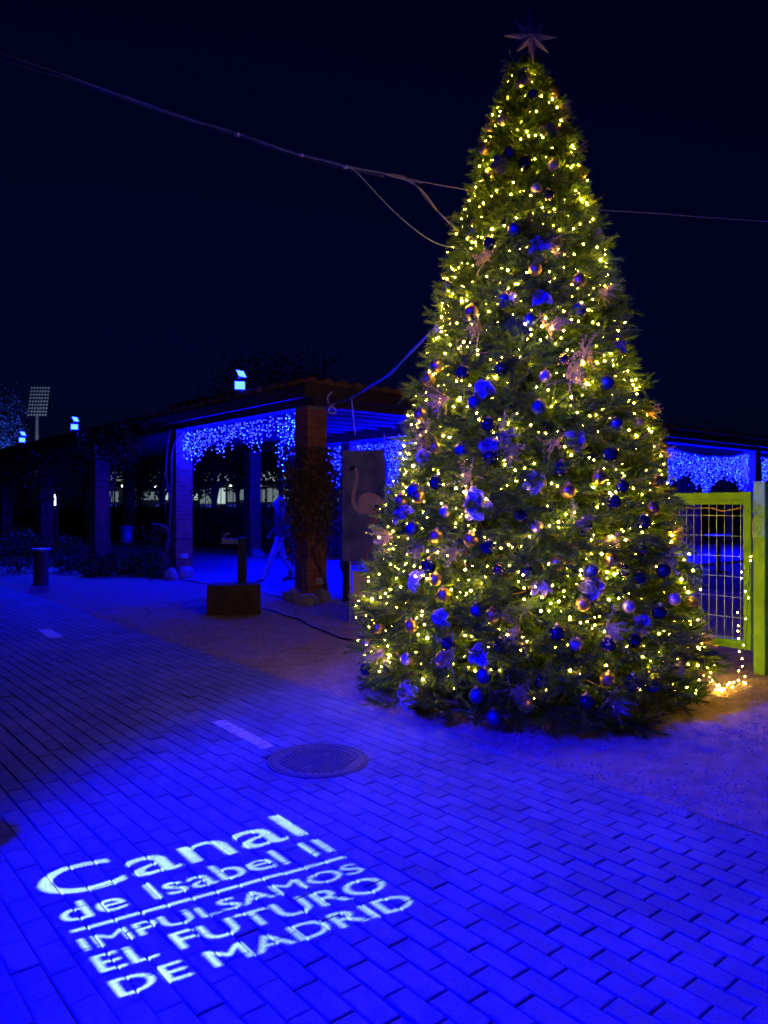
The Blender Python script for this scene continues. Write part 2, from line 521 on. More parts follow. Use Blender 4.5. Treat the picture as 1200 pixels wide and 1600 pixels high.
tag(obj('grit', pebble_field(5200, (-0.5, XE), (0.5, 9), (0.0015, 0.0045), 0.001, lambda x, y: rng.random(len(x)) < 0.12 + np.clip((x - 2.9) / 0.8, 0, 1) ** 3)), 'specks of grit on the paved road', kind='stuff')

# floor of the pergola
b = MB(); b.box(7.0, 30, 10.3, 46, -0.05, 0.022)
tag(b.build('pergola_floor', 'slab'), 'smooth pale floor under the pergola', kind='structure')

# ================================================================== MANHOLE
mh = thing('manhole_cover', 'round cast iron manhole cover set in the paved road', 'manhole cover', (MH.x, MH.y, 0))
m_ = MB()
n = 48
prof = [(0.300, -0.04), (0.300, 0.006), (0.305, 0.008), (0.316, 0.008), (0.320, 0.003), (0.320, -0.04)]
m_.lathe(prof, n); m_.f.pop(); m_.mi.pop(); m_.f.pop(); m_.mi.pop()
m_.build('frame', 'iron', mh)
m_ = MB(); m_.lathe([(0.294, -0.04), (0.294, 0.005), (0.29, 0.0075), (0.262, 0.0075), (0.258, 0.003), (0.0, 0.003)], n)
m_.build('lid', 'iron', mh)
m_ = MB()
for i in range(-7, 8):
    for j in range(-7, 8):
        x, y = i * 0.034 + (0.017 if j % 2 else 0), j * 0.034
        if x * x + y * y < 0.238 ** 2 and not (abs(x - 0.12) < 0.03 and abs(y) < 0.02) and not (abs(x + 0.12) < 0.03 and abs(y) < 0.02):
            m_.bbox(x - 0.0125, x + 0.0125, y - 0.0125, y + 0.0125, 0.001, 0.009, 0.002)
o = m_.build('tread_pattern', 'iron', mh); o.rotation_euler = (0, 0, 0.5)

# ================================================================== CHRISTMAS TREE
TC = cw((823 - CX) / FPX * 6.5, 6.5)
TC.z = 0
ZP = [0.02, 0.25, 0.6, 0.99, 1.55, 2.1, 2.65, 3.2, 3.75, 4.3, 4.85, 5.24, 5.46]
RP = [1.33, 1.41, 1.385, 1.305, 1.185, 1.04, 0.91, 0.78, 0.635, 0.485, 0.33, 0.18, 0.06]
def rad(z):
    return float(np.interp(z, ZP, RP))
def lump(th, z):
    return 1 + 0.09 * noise.noise(Vector((math.cos(th) * 2.2, math.sin(th) * 2.2, z * 1.9))) + 0.08 * noise.noise(Vector((math.cos(th) * 5, math.sin(th) * 5, z * 4.5 + 9)))
def tree_hit(px, py, k=1.0):
    d = at(px, py, 1.0) - Vector((0, 0, CAMH))
    best = None
    for i in range(900):
        Y = 4.6 + i * 0.004
        p = Vector((0, 0, CAMH)) + d * Y
        q = (p - TC).xy.length - rad(max(p.z, 0.03)) * k
        if q <= 0:
            return p
        if best is None or q < best[0]:
            best = (q, p)
    p = best[1].copy()
    d2 = (p - TC).xy
    d2 = d2.normalized() * rad(max(p.z, 0.03)) * k
    return Vector((TC.x + d2.x, TC.y + d2.y, p.z))
tree = thing('christmas_tree', 'tall artificial Christmas tree wound with warm fairy lights', 'christmas tree', TC)
m_ = MB(); m_.tube([(0, 0, 0), (0, 0, 2), (0, 0, 4), (0, 0, 5.42)], [0.07, 0.06, 0.04, 0.015], 8)
m_.build('trunk', 'trunk', tree)
# the dark netted cone that carries the branches
cone = MB()
NCT = 40
zc_ = np.linspace(0.06, 5.15, 30)
for z in zc_:
    for k_ in range(NCT):
        th = 2 * PI * k_ / NCT
        r_ = rad(z) * 0.66 * (1 + 0.05 * noise.noise(Vector((math.cos(th) * 4, math.sin(th) * 4, z * 5))))
        cone.v.append((r_ * math.cos(th), r_ * math.sin(th), z))
for i in range(len(zc_) - 1):
    for k_ in range(NCT):
        l_ = (k_ + 1) % NCT
        cone.f.append((i * NCT + k_, i * NCT + l_, (i + 1) * NCT + l_, (i + 1) * NCT + k_)); cone.mi.append(0)
cone.build('netted_frame', 'net_green', tree)
# branches and needle sprigs
SPR = []
mbr = MB()
NB = 3500
zz = np.linspace(0.03, 5.4, 400)
wts = np.array([rad(z) + 0.08 for z in zz]); wts /= wts.sum()
zs = rng.choice(zz, NB, p=wts) + rng.uniform(-0.01, 0.01, NB)
CAMDIR = math.atan2(-TC.y, -TC.x)
for bi in range(NB):
    z = max(0.03, zs[bi])
    th = rng.uniform(-PI, PI)
    # fewer on the side nobody sees
    if math.cos(th - CAMDIR) < -0.45 and rng.random() < 0.5:
        continue
    R = rad(z) * lump(th, z)
    k = rng.choice([1.0, 0.96, 0.88, 0.78, 0.62], p=[0.26, 0.24, 0.22, 0.16, 0.12])
    rt = R * k * rng.uniform(0.95, 1.05)
    if rng.random() < 0.035:
        rt = R + rng.uniform(0.03, 0.11)
    out = Vector((math.cos(th), math.sin(th), 0))
    side = Vector((-math.sin(th), math.cos(th), 0))
    el = rng.normal(0.08, 0.28)
    ax = (out * math.cos(el) + Vector((0, 0, 1)) * math.sin(el) + side * rng.normal(0, 0.30)).normalized()
    if z < 0.15:
        ax.z = max(ax.z, -0.05)
    sz = 0.36 + 0.64 * min(1.0, R / 0.75)
    tip = out * rt + Vector((0, 0, z))
    L = 0.30 * sz
    bpt = tip - ax * L
    mbr.tube([bpt - ax * 0.1, tip], [0.006, 0.003], 3, cap=False)
    tb = rng.beta(1.2, 3.0)
    up = ax.cross(side).normalized()
    SPR.append((bpt + ax * L * 0.55, ax, 0.19 * sz, tb))
    ns = 6
    for s_ in range(ns):
        t = 0.1 + 0.8 * s_ / ns
        sg = 1 if s_ % 2 else -1
        sd = (ax * math.cos(0.75) + (side * sg * math.cos(rng.normal(0, 0.5)) + up * rng.normal(0, 0.45)).normalized() * math.sin(0.75)).normalized()
        SPR.append((bpt + ax * L * t, sd, rng.uniform(0.12, 0.19) * sz, min(1, max(0, tb + rng.normal(0, 0.12)))))
mbr.build('branch_wires', 'trunk', tree)['kind'] = 'stuff'
NN = 32
S = len(SPR)
B0 = np.array([tuple(s[0]) for s in SPR]); AX = np.array([tuple(s[1]) for s in SPR]); LN = np.array([s[2] for s in SPR]); TB = np.array([s[3] for s in SPR])
ref = np.where(np.abs(AX[:, 2:3]) < 0.9, np.array([[0, 0, 1.0]]), np.array([[1.0, 0, 0]]))
U = np.cross(AX, ref); U /= np.linalg.norm(U, axis=1, keepdims=True); W_ = np.cross(AX, U)
t = (np.arange(NN) + 0.5) / NN
ph = np.arange(NN) * 2.399963
tt = np.clip(t[None] + rng.normal(0, 0.02, (S, NN)), 0, 1.02)
pp = ph[None] + rng.uniform(0, 6.28, (S, 1)) + rng.normal(0, 0.2, (S, NN))
radial = U[:, None] * np.cos(pp)[..., None] + W_[:, None] * np.sin(pp)[..., None]
al = (0.85 - 0.35 * tt + rng.normal(0, 0.12, (S, NN)))[..., None]
nd = AX[:, None] * np.cos(al) + radial * np.sin(al)
nl = (0.062 * rng.uniform(0.7, 1.15, (S, NN)) * (0.65 + 0.35 * (LN / 0.19))[:, None])[..., None]
base = B0[:, None] + AX[:, None] * (LN[:, None] * tt)[..., None]
wv = np.cross(nd, radial + AX[:, None] * 0.3); wv /= (np.linalg.norm(wv, axis=2, keepdims=True) + 1e-9)
hw = 0.0046
P3 = np.stack([base - wv * hw, base + wv * hw, base + nd * nl], 2)
P3[..., 2] = np.maximum(P3[..., 2], 0.012)
F3 = np.arange(S * NN * 3).reshape(-1, 3)
me = np_mesh('crown', P3.reshape(-1, 3), F3, 'needles')
at_ = me.attributes.new('tint', 'FLOAT', 'POINT')
at_.data.foreach_set('value', np.repeat(np.clip(TB[:, None] + rng.normal(0, 0.16, (S, NN)), 0, 1).ravel(), 3).astype(np.float32))
cr = obj('crown', me, tree)
tag(cr, 'dense dark green needle sprigs of the tree', kind='stuff')

# star on the tip
STC = at(830, 57, 6.34)
star = thing('tree_topper_star', 'eight pointed bronze glitter star on the tip of the tree', 'star', STC)
for i in range(8):
    a = 2 * PI * i / 8 + 0.06
    Lr = 0.245 if i % 2 == 0 else 0.205
    m_ = MB()
    w = 0.072
    c, s_ = math.cos(a), math.sin(a)
    def P2(u, v, d): return (c * u - s_ * v, d, s_ * u + c * v)
    m_.add([P2(0, 0, -0.035), P2(0, 0, 0.035), P2(0.062, w * 0.52, 0), P2(0.062, -w * 0.52, 0), P2(Lr, 0, 0)],
           [(0, 2, 4), (0, 4, 3), (1, 4, 2), (1, 3, 4)])
    m_.build('star_point', 'star', star)
m_ = MB(); m_.tube([(0, 0.14, -0.34), (0, 0.02, 0)], 0.007, 6); m_.build('stem', 'star', star)
star.rotation_euler = (math.radians(-4), 0, -YAW + 0.15)

# baubles
def sphere_me(name, r, m1, seg=20, rings=12):
    b_ = MB()
    b_.lathe([(r * math.sin(PI * i / rings) + 1e-5, -r * math.cos(PI * i / rings)) for i in range(rings + 1)], seg)
    return b_.mesh(name, m1, True)
KIND = {'gold': ('gold', 'shiny gold'), 'pearl': ('pearl', 'pale pearl'), 'clear': ('smoke_gloss', 'mirrored champagne'),
        'blue': ('blue_matte', 'satin royal blue'), 'dark': ('blue_gloss', 'glossy navy')}
BAL_ME = {k: sphere_me('ball', 1.0, v[0]) for k, v in KIND.items()}
cb = MB(); cb.lathe([(0.24, 0.93), (0.25, 1.0), (0.23, 1.16), (0.08, 1.18)], 10); CAP_ME = cb.mesh('cap', 'cap_gold', True)
cb = MB(); cb.tube([(0.1 * math.cos(t_), 0, 1.26 + 0.1 * math.sin(t_)) for t_ in [k * PI / 4 for k in range(9)]], 0.022, 4, cap=False)
HOOK_ME = cb.mesh('hook', 'cap_gold')
BAUB = {
 'blue': [(833,149),(797,238),(804,359),(700,449),(828,501),(905,485),(788,470),(948,599),(842,637),(741,629),(721,703),(963,663),(647,767),
          (644,826),(745,954),(772,1121),(756,1056),(745,1087),(924,891),(1019,1072)],
 'dark': [(821,254),(765,380),(783,577),(723,582),(763,664),(766,715),(876,732),(953,710),(972,760),(681,755),(824,896),(814,805),(762,856),
          (782,1009),(844,1064),(669,885),(914,822),(999,905),(1030,957),(991,1001),(951,1007),(870,989),(989,1067),(916,1096),(1037,892),
          (959,785),(1005,816),(548,1046),(700,1005)],
 'gold': [(767,195),(758,232),(873,208),(875,142),(915,269),(836,421),(905,438),(736,487),(669,593),(682,572),(681,698),(936,746),(888,767),
          (1027,752),(657,648),(654,776),(681,838),(736,843),(680,905),(693,929),(769,962),(642,978),(690,1030),(821,1101),(592,981),(575,1007),
          (627,782),(1020,795),(956,875),(871,879),(911,944),(1081,942),(949,1061),(1103,1043)],
 'pearl': [(785,188),(838,295),(865,259),(802,467),(852,588),(998,659),(695,800),(840,824),(635,1030),(983,948),(1054,936),(900,1006),(1060,1047)],
 'clear': [(872,122),(881,562),(779,891),(691,1125),(974,890),(1002,859),(856,305)],
}
allb = []
for k, lst in BAUB.items():
    for (px, py) in lst:
        r = random.uniform(0.050, 0.058) * (0.86 if k in ('clear', 'pearl') else 1.0)
        p = tree_hit(px, py, 0.99)
        p.z = max(p.z, r + 0.02)
        allb.append([k, p, r, True])
# the far side of the tree carries them too
for i in range(0):
    z = 0.2 + 4.6 * (i + 0.5) / 44
    th = CAMDIR + PI + random.uniform(-1.25, 1.25)
    k = random.choice(['gold', 'blue', 'dark', 'gold', 'pearl'])
    p = TC + Vector((math.cos(th), math.sin(th), 0)) * rad(z) * 1.02; p.z = z
    if (p.xy - TC.xy).length > 0.2:
        allb.append([k, p, random.uniform(0.054, 0.062), False])
def cam_px(p):
    X = p.x * CS - p.y * SN; Y = p.x * SN + p.y * CS
    return CX + FPX * X / Y, HY - FPX * (p.z - CAMH) / Y
def side_of(p):
    px, py = cam_px(p)
    Y = 6.4
    rr_ = rad(max(p.z, 0.03)) / Y * FPX
    u = (px - 828) / rr_
    return 'far left edge' if u < -0.72 else 'left half' if u < 0 else 'right half' if u < 0.72 else 'far right edge'
cnt = {}
for q in sorted(allb, key=lambda q: -q[1].z):
    k, p, r, front = q
    if front:
        s_ = side_of(p)
        key = (k, s_)
        cnt[key] = cnt.get(key, 0) + 1
        lab = '%s bauble on the tree\'s %s, %s from the top there' % (KIND[k][1], s_, ORD[cnt[key]])
        grp = 'baubles on the front of the tree'
    else:
        lab = '%s bauble on the back of the tree' % KIND[k][1]
        grp = 'baubles on the back of the tree, %s' % KIND[k][1]
    o = thing('bauble', lab, 'bauble', p, random.uniform(0, 6.28), grp)
    o.rotation_euler = (random.gauss(0, 0.12), random.gauss(0, 0.12), random.uniform(0, 6.28))
    o.scale = (r, r, r)
    obj('ball', BAL_ME[k], o); obj('cap', CAP_ME, o); obj('hook', HOOK_ME, o)

# poinsettia flowers
def petal_mesh(L, Wd, curl, name='petal'):
    b_ = MB()
    nu = 6
    VV = [-1, -0.86, -0.4, 0, 0.4, 0.86, 1]
    nv = 3
    for i in range(nu + 1):
        u = i / nu
        w = Wd * (math.sin(PI * min(1, 0.04 + 0.93 * u ** 1.15)) ** 0.7) * 0.5 + 0.002 * (1 - u)
        for v in VV:
            b_.v.append((L * u, w * v, curl * L * (u * u) * -0.55 + curl * 0.18 * L * math.sin(u * PI) + 0.22 * w * v * v + 0.055 * math.sin(u * 15 + v * 3) * v * v))
    st = 2 * nv + 1
    for i in range(nu):
        for j in range(2 * nv):
            a = i * st + j
            b_.f.append((a, a + st, a + st + 1, a + 1))
            b_.mi.append(1 if j in (0, 2 * nv - 1) else 0)
    return b_.mesh(name, ['petal', 'petal_edge'], True)
PET = [petal_mesh(1.0, 0.95, 0.5), petal_mesh(1.0, 0.85, 0.9), petal_mesh(0.66, 0.6, 0.1)]
cb = MB()
for i in range(9):
    a = i * 2.4; r = 0.03 + 0.012 * i
    cb.octa((r * math.cos(a), r * math.sin(a), 0.12 + 0.04 * math.cos(i)), 0.045)
    cb.tube([(0, 0, 0), (r * math.cos(a), r * math.sin(a), 0.11)], 0.01, 3)
STA_ME = cb.mesh('stamen', 'stamen')
FLW = [(814,122),(783,258),(840,385),(934,368),(856,204),(845,465),(970,541),(901,687),(837,752),(661,712),(740,775),(685,512),(765,697),(757,607),
       (744,789),(627,801),(648,909),(686,967),(747,1025),(635,1084),(847,917),(929,917),(1004,976),(1064,1027),(735,362)]
fl = []
for (px, py) in FLW:
    p = tree_hit(px, py, 0.98)
    p.z = max(p.z, 0.1)
    fl.append((p, {(814,122): 0.09, (783,258): 0.085, (744,789): 0.115, (627,801): 0.1, (635,1084): 0.115, (837,752): 0.108, (929,917): 0.108}.get((px, py), random.uniform(0.078, 0.10)), True))
for i in range(0):
    z = 0.4 + 4.2 * (i + 0.5) / 9
    th = CAMDIR + PI + random.uniform(-1.2, 1.2)
    p = TC + Vector((math.cos(th), math.sin(th), 0)) * rad(z) * 1.03; p.z = z
    fl.append((p, 0.1, False))
cnt = {}
for p, s_, front in sorted(fl, key=lambda q: -q[0].z):
    if front:
        sd = side_of(p)
        cnt[sd] = cnt.get(sd, 0) + 1
        lab = 'blue velvet poinsettia on the tree\'s %s, %s from the top there' % (sd, ORD[cnt[sd]])
        grp = 'poinsettias on the front of the tree'
    else:
        lab = 'blue velvet poinsettia on the back of the tree'; grp = 'poinsettias on the back of the tree'
    o = thing('poinsettia', lab, 'poinsettia', p, 0, grp)
    nrm = Vector((p.x - TC.x, p.y - TC.y, 0)).normalized() + Vector((random.gauss(0, 0.28), random.gauss(0, 0.28), random.gauss(0.25, 0.25)))
    o.rotation_mode = 'QUATERNION'
    o.rotation_quaternion = nrm.to_track_quat('Z', 'Y') @ Quaternion((0, 0, 1), random.uniform(0, 6.28))
    o.scale = (s_,) * 3
    for i in range(6):
        c = obj('petal', PET[i % 2], o)
        c.rotation_euler = (random.gauss(0, 0.22), random.gauss(-0.12, 0.18), 2 * PI * i / 6 + random.gauss(0, 0.12))
        c.scale = (random.uniform(0.85, 1.12), random.uniform(0.85, 1.1), 1)
    for i in range(5):
        c = obj('petal', PET[2], o, (0, 0, 0.03))
        c.rotation_euler = (random.gauss(0, 0.25), random.gauss(-0.55, 0.2), 2 * PI * i / 5 + 0.5 + random.gauss(0, 0.15))
    obj('stamen', STA_ME, o)

# glitter sprays of beaded twigs
def spray_mesh(seed, m1):
    r_ = random.Random(seed)
    b_ = MB()
    for i in range(26):
        a = r_.uniform(0, 2 * PI); e = abs(r_.gauss(0, 0.42)) + 0.05
        L = r_.uniform(0.65, 1.05)
        d = Vector((math.sin(e) * math.cos(a), math.sin(e) * math.sin(a), math.cos(e)))
        bend = Vector((r_.gauss(0, .12), r_.gauss(0, .12), -0.12))
        pts = [d * L * t_ + bend * (t_ * t_) for t_ in (0, 0.35, 0.7, 1.0)]
        b_.tube(pts, [0.014, 0.011, 0.009, 0.006], 3, cap=False)
        for k in range(8):
            t_ = 0.35 + 0.65 * k / 7
            q = d * L * t_ + bend * t_ * t_ + Vector((r_.gauss(0, .03), r_.gauss(0, .03), r_.gauss(0, .03)))
            b_.octa(q, r_.uniform(0.022, 0.042))
    return b_.mesh('beaded_twigs', m1)
SPM = [spray_mesh(i, 'spray_gold') for i in range(3)] + [spray_mesh(i + 9, 'spray_mauve') for i in range(3)]
SP = [(785,100,1),(893,160,1),(868,178,0),(903,235,1),(768,272,0),(852,372,0),(760,405,0),(935,452,0),(752,510,0),(855,515,0),(912,548,0),(680,662,1),
      (782,675,1),(668,692,0),(800,700,1),(1012,640,0),(1026,705,1),(735,745,0),(868,690,0),(658,850,1),(715,862,1),(612,832,0),(892,822,1),(962,835,0),
      (1035,872,0),(812,972,1),(948,975,1),(600,1012,1),(712,1012,1),(1045,832,0),(1098,1000,0),(885,590,0),(700,620,0),(950,1090,1),(800,1080,1)]
cnt = {}
for (px, py, kd) in sorted(SP, key=lambda q: q[1]):
    p = tree_hit(px, py, 0.97)
    sd = side_of(p)
    cnt[(sd, kd)] = cnt.get((sd, kd), 0) + 1
    o = thing('glitter_spray', 'beaded %s glitter spray on the tree\'s %s, %s from the top there' % (('gold', 'mauve')[kd], sd, ORD[cnt[(sd, kd)]]), 'glitter spray', p, 0, 'glitter sprays on the tree')
    nrm = Vector((p.x - TC.x, p.y - TC.y, 0)).normalized() + Vector((random.gauss(0, 0.45), random.gauss(0, 0.45), random.gauss(-0.1, 0.5)))
    o.rotation_mode = 'QUATERNION'
    o.rotation_quaternion = nrm.to_track_quat('Z', 'Y')
    s_ = random.uniform(0.17, 0.25) * (0.65 if py < 300 else 1)
    o.scale = (s_,) * 3
    obj('beaded_twigs', SPM[random.randrange(3) + 3 * kd], o)

# fairy lights wound round the tree, eight strings one above the other
def bulb_me(name, m1, r=0.0062):
    b_ = MB()
    b_.octa((0, 0, 0), r)
    return b_.mesh(name, m1)
BW, BWS, BWH, BG = bulb_me('bulb', 'bulb_warm', 0.0078), bulb_me('bulb', 'bulb_warm', 0.0042), bulb_me('bulb', 'bulb_warm_hot', 0.0095), bulb_me('bulb', 'bulb_ground', 0.0065)
BOUNDS = [0.27, 0.62, 1.05, 1.5, 2.05, 2.65, 3.3, 4.1, 5.3]
BANDN = ['lowest, around the hem of the tree', 'second from the bottom of the tree', 'third from the bottom of the tree', 'fourth from the bottom of the tree',
         'fifth from the bottom of the tree', 'fourth from the top of the tree is this lower one', 'second from the top of the tree', 'highest, just under the star']
BANDN[5] = 'third from the top of the tree'
for bi in range(8):
    z0, z1 = BOUNDS[bi], BOUNDS[bi + 1]
    st = thing('fairy_light_string', 'string of warm white fairy lights, ' + BANDN[bi], 'fairy lights', (TC.x, TC.y, z0), 0, 'fairy light strings on the tree')
    z, th = z0, random.uniform(0, 6)
    pts = []; extra = MB()
    PITCH = 0.165
    step = 0.064
    idx = 0
    ph_ = random.uniform(0, 9)
    while z < z1:
        R = max(rad(z), 0.06)
        dth = step / R
        th += dth
        z += PITCH * dth / (2 * PI)
        zig = 0.07 * math.sin(idx * 0.55 + ph_) + random.gauss(0, 0.028)
        zc = min(max(z + zig, 0.1), 5.3)
        kk = random.choice((1.0, 0.985, 0.96, 0.92, 0.86)) + random.gauss(0, 0.015)
        rr_ = rad(zc) * lump(th, zc) * kk
        p = Vector((math.cos(th) * rr_, math.sin(th) * rr_, zc - z0))
        pts.append(p)
        idx += 1
        if random.random() < (0.08 if noise.noise(Vector((math.cos(th) * 3.2, math.sin(th) * 3.2, zc * 2.6))) > -0.12 else 0.55):
            continue
        q = p + Vector((random.gauss(0, 0.012), random.gauss(0, 0.012), random.gauss(0, 0.012)))
        if math.cos(th - CAMDIR) > -0.12:
            o = obj('bulb', random.choice((BW, BW, BWS, BWS, BW, BWS, BW, BW, BWS, BWH)), st, q)
            o.rotation_euler = (random.uniform(0, 3), random.uniform(0, 3), 0)
        else:
            extra.octa(q, 0.0066)
    m_ = MB(); m_.tube(pts, 0.0018, 3, cap=False); m_.build('wire', 'wire_green', st)
    if extra.v:
        tag(extra.build('bulbs_round_the_back', 'bulb_warm', st), kind='stuff')

# ================================================================== GATE AND POST
GX0 = 7.4
gy_r = 3.36
gate = thing('gate', 'lime green metal gate with welded wire mesh behind the tree', 'gate', (GX0, gy_r, 0))
GW, GB, GT = 2.3, 0.2, 1.735
def gpart(name, x0, x1, y0, y1, z0, z1, m1='green_paint', c=0.004, par=None):
    b_ = MB(); b_.bbox(x0, x1, y0, y1, z0, z1, c); return b_.build(name, m1, par or gate)
gpart('stile', -0.025, 0.025, 0.0, 0.075, GB, GT)
gpart('stile', -0.025, 0.025, GW - 0.075, GW, GB, GT)
gpart('top_rail', -0.023, 0.023, 0.0755, GW - 0.0755, GT - 0.075, GT - 0.002)
gpart('mid_rail', -0.018, 0.018, 0.0755, GW - 0.0755, GT - 0.125, GT - 0.0765)
gpart('bottom_rail', -0.023, 0.023, 0.0755, GW - 0.0755, GB + 0.002, GB + 0.085)
for k in range(27):
    y = 0.11 + k * 0.08
    b_ = MB(); b_.tube([(0.0, y, GB + 0.08), (0.0, y, GT - 0.12)], 0.0036, 5); b_.build('mesh_wire', 'gate_wire', gate)
for k in range(7):
    z = GB + 0.10 + k * 0.2
    b_ = MB(); b_.tube([(-0.006, 0.07, z), (-0.006, GW - 0.07, z)], 0.0036, 5); b_.build('mesh_wire', 'gate_wire', gate)
for z in (0.34, 1.55):
    b_ = MB(); b_.tube([(0, -0.03, z - 0.05), (0, -0.03, z + 0.05)], 0.014, 8); b_.tube([(0, -0.05, z), (0, 0.01, z)], 0.008, 6); b_.build('hinge', 'green_paint', gate)
post = thing('gate_post', 'thick lime green square post at the right of the gate', 'gate post', (GX0 - 0.02, gy_r - 0.10, 0))
b_ = MB(); b_.bbox(-0.055, 0.055, -0.055, 0.055, -0.02, 1.82, 0.006); b_.build('shaft', 'green_paint', post)
b_ = MB(); b_.bbox(-0.058, 0.058, -0.058, 0.058, 1.8205, 1.832, 0.004); b_.build('cap', 'green_paint', post)
b_ = MB(); b_.tube([(-0.06, 0.0, 1.6), (-0.053, 0.0, 1.6)], 0.006, 8); b_.build('bolt', 'dark_metal', post)
fen = thing('fence_panel', 'dark green fence panel beyond the thick gate post', 'fence', (GX0 + 0.05, gy_r - 0.22, 0))
b_ = MB(); b_.bbox(-0.03, 0.03, -0.08, 0.0, -0.02, 1.8, 0.005); b_.build('post', 'green_paint', fen)
b_ = MB(); b_.bbox(-0.02, 0.02, -2.2, -0.082, 0.1, 0.18, 0.004); b_.build('rail', 'green_paint', fen)
b_ = MB(); b_.bbox(-0.02, 0.02, -2.2, -0.082, 1.68, 1.76, 0.004); b_.build('rail', 'green_paint', fen)
for k in range(24):
    b_ = MB(); b_.tube([(0, -0.14 - k * 0.085, 0.17), (0, -0.14 - k * 0.085, 1.69)], 0.0032, 5); b_.build('mesh_wire', 'gate_wire', fen)
# rope under the gate rail, white lead, hanging lights, pile on the ground
pts = [(GX0 - 0.04, gy_r + 0.08 + k * 0.1, GT - 0.155 - 0.012 * math.sin(k * 0.9) - 0.01 * (k % 3)) for k in range(22)]
b_ = MB(); b_.tube(smooth_path(pts, 3), 0.007, 5)
tag(b_.build('rope', 'rope', smooth=True), 'orange brown rope tied along the underside of the gate rail', 'rope')
pts = [(GX0 - 0.045, gy_r - 0.045, 1.66), (GX0 - 0.05, gy_r - 0.05, 1.55), (GX0 - 0.055, gy_r - 0.03, 1.4), (GX0 - 0.055, gy_r - 0.045, 1.25), (GX0 - 0.05, gy_r - 0.05, 1.16)]
lead = thing('power_lead', 'white power lead hanging in the gap between gate and post', 'power lead', (GX0 - 0.05, gy_r - 0.05, 1.1))
b_ = MB(); b_.tube([Vector(p) - lead.location for p in smooth_path(pts, 5)], 0.006, 6); b_.build('cable', 'cable_white', lead, True)
b_ = MB(); b_.lathe([(0.008, 0.06), (0.017, 0.05), (0.02, 0.0), (0.018, -0.02)], 10); b_.build('plug', 'cable_white', lead, True)
hs = thing('fairy_light_string', 'fairy lights hanging down the gate stile to a pile on the sand', 'fairy lights', (GX0 - 0.06, gy_r, 0))
def G(px, py, Y): return at(px, py, Y) - hs.location
path = [(1171, 868), (1171, 900), (1169, 920), (1170, 935), (1167, 955), (1168, 970), (1166, 990), (1165, 1010), (1163, 1030), (1160, 1048), (1157, 1058)]
pts = [G(px, py, 6.98) for px, py in path]
gpil = [(1150, 1066), (1140, 1068), (1128, 1073), (1122, 1080), (1130, 1078), (1146, 1074), (1160, 1062), (1163, 1070), (1143, 1071), (1126, 1077), (1120, 1072), (1112, 1067)]
pts += [gp(px, py, 0.02) - hs.location for px, py in gpil]
sp = smooth_path(pts, 4)
b_ = MB(); b_.tube(sp, 0.0028, 4); b_.build('wire', 'cable_black', hs)
for i, (dx, dy) in enumerate([(5, 0), (5, 6), (-8, 24), (-8, 34), (0, 54), (5, 64), (-10, 87), (3, 97), (-8, 108), (-8, 116), (-6, 128), (2, 138), (-4, 148), (1, 159), (2, 171), (-3, 178)]):
    p = G(1168 + dx - dy * 0.06, 870 + dy, 6.97)
    obj('bulb', BG, hs, p)
    sx = G(1168 - dy * 0.05, 870 + dy, 6.985)
    b_ = MB(); b_.tube([sx, p], 0.002, 3); b_.build('socket', 'cable_black', hs)
for (px, py) in [(1164, 1057), (1162, 1066), (1165, 1068), (1154, 1063), (1146, 1066), (1140, 1067), (1137, 1070), (1120, 1071), (1124, 1070), (1121, 1076), (1124, 1078), (1128, 1080), (1132, 1077), (1145, 1074), (1113, 1063), (1108, 1066), (1127, 1076), (1118, 1078)]:
    obj('bulb', BG, hs, gp(px, py, 0.028) - hs.location)

# ================================================================== PERGOLA
PX, PY = 7.3, 10.8
PS = 0.4
perg = thing('pergola', 'long brick pillared pergola with tiled roof hung with blue icicle lights', 'pergola', (PX, PY, 0))
bm_ = MB(); bm_.bbox(-0.141, 0.141, -0.0525, 0.0525, 0, 0.078, 0.004)
BRICK = bm_.mesh('brick', 'brick')
def brick_spots(h):
    out = []
    k = 0
    while (k + 1) * 0.09 <= h:
        z = k * 0.09
        fl_ = k % 2
        # pinwheel of four bricks in a 0.4 m square
        a = (PS - 0.105) / 2
        for q in range(4):
            ang = q * PI / 2
            c, s_ = math.cos(ang), math.sin(ang)
            lx, ly = (-0.0565, -a) if not fl_ else (0.0565, -a)
            out.append((c * lx - s_ * ly, s_ * lx + c * ly, z, ang))
        k += 1
    return out
SPOT = brick_spots(3.28)
core = MB(); core.box(-PS / 2 + 0.012, PS / 2 - 0.012, -PS / 2 + 0.012, PS / 2 - 0.012, 0, 3.285)
CORE = core.mesh('pillar', 'mortar')
jb = MB()
jb.box(-PS / 2 + 0.012, PS / 2 - 0.012, -PS / 2 + 0.012, PS / 2 - 0.012, 0, 3.285)
jb.m = 1
for (x, y, z, a) in SPOT:
    w_, l_ = (0.282, 0.105) if abs(math.sin(a)) < 0.5 else (0.105, 0.282)
    jb.box(x - w_ / 2, x + w_ / 2, y - l_ / 2, y + l_ / 2, z + 0.002, z + 0.08)
FARP = jb.mesh('pillar', ['mortar', 'brick'])
front = [(0, 5.2 * k) for k in range(7)]
rear = [(4.8, 5.2 * k) for k in range(0, 7)]
wing = [(5.5 * k, 0) for k in (1, 2, 3, 4)] + [(5.5 * k, 4.8) for k in (2, 3, 4)]
wing[0] = (5.6, 0)
for i, (x, y) in enumerate(front + rear + wing):
    if i < 2:
        p = obj('pillar', CORE, perg, (x, y, 0.0))
        for (bx, by, bz, a) in SPOT:
            o = obj('brick', BRICK, p, (bx, by, bz + 0.002))
            o.rotation_euler = (0, 0, a + random.gauss(0, 0.004))
    else:
        p = obj('pillar', FARP, perg, (x, y, 0.0))
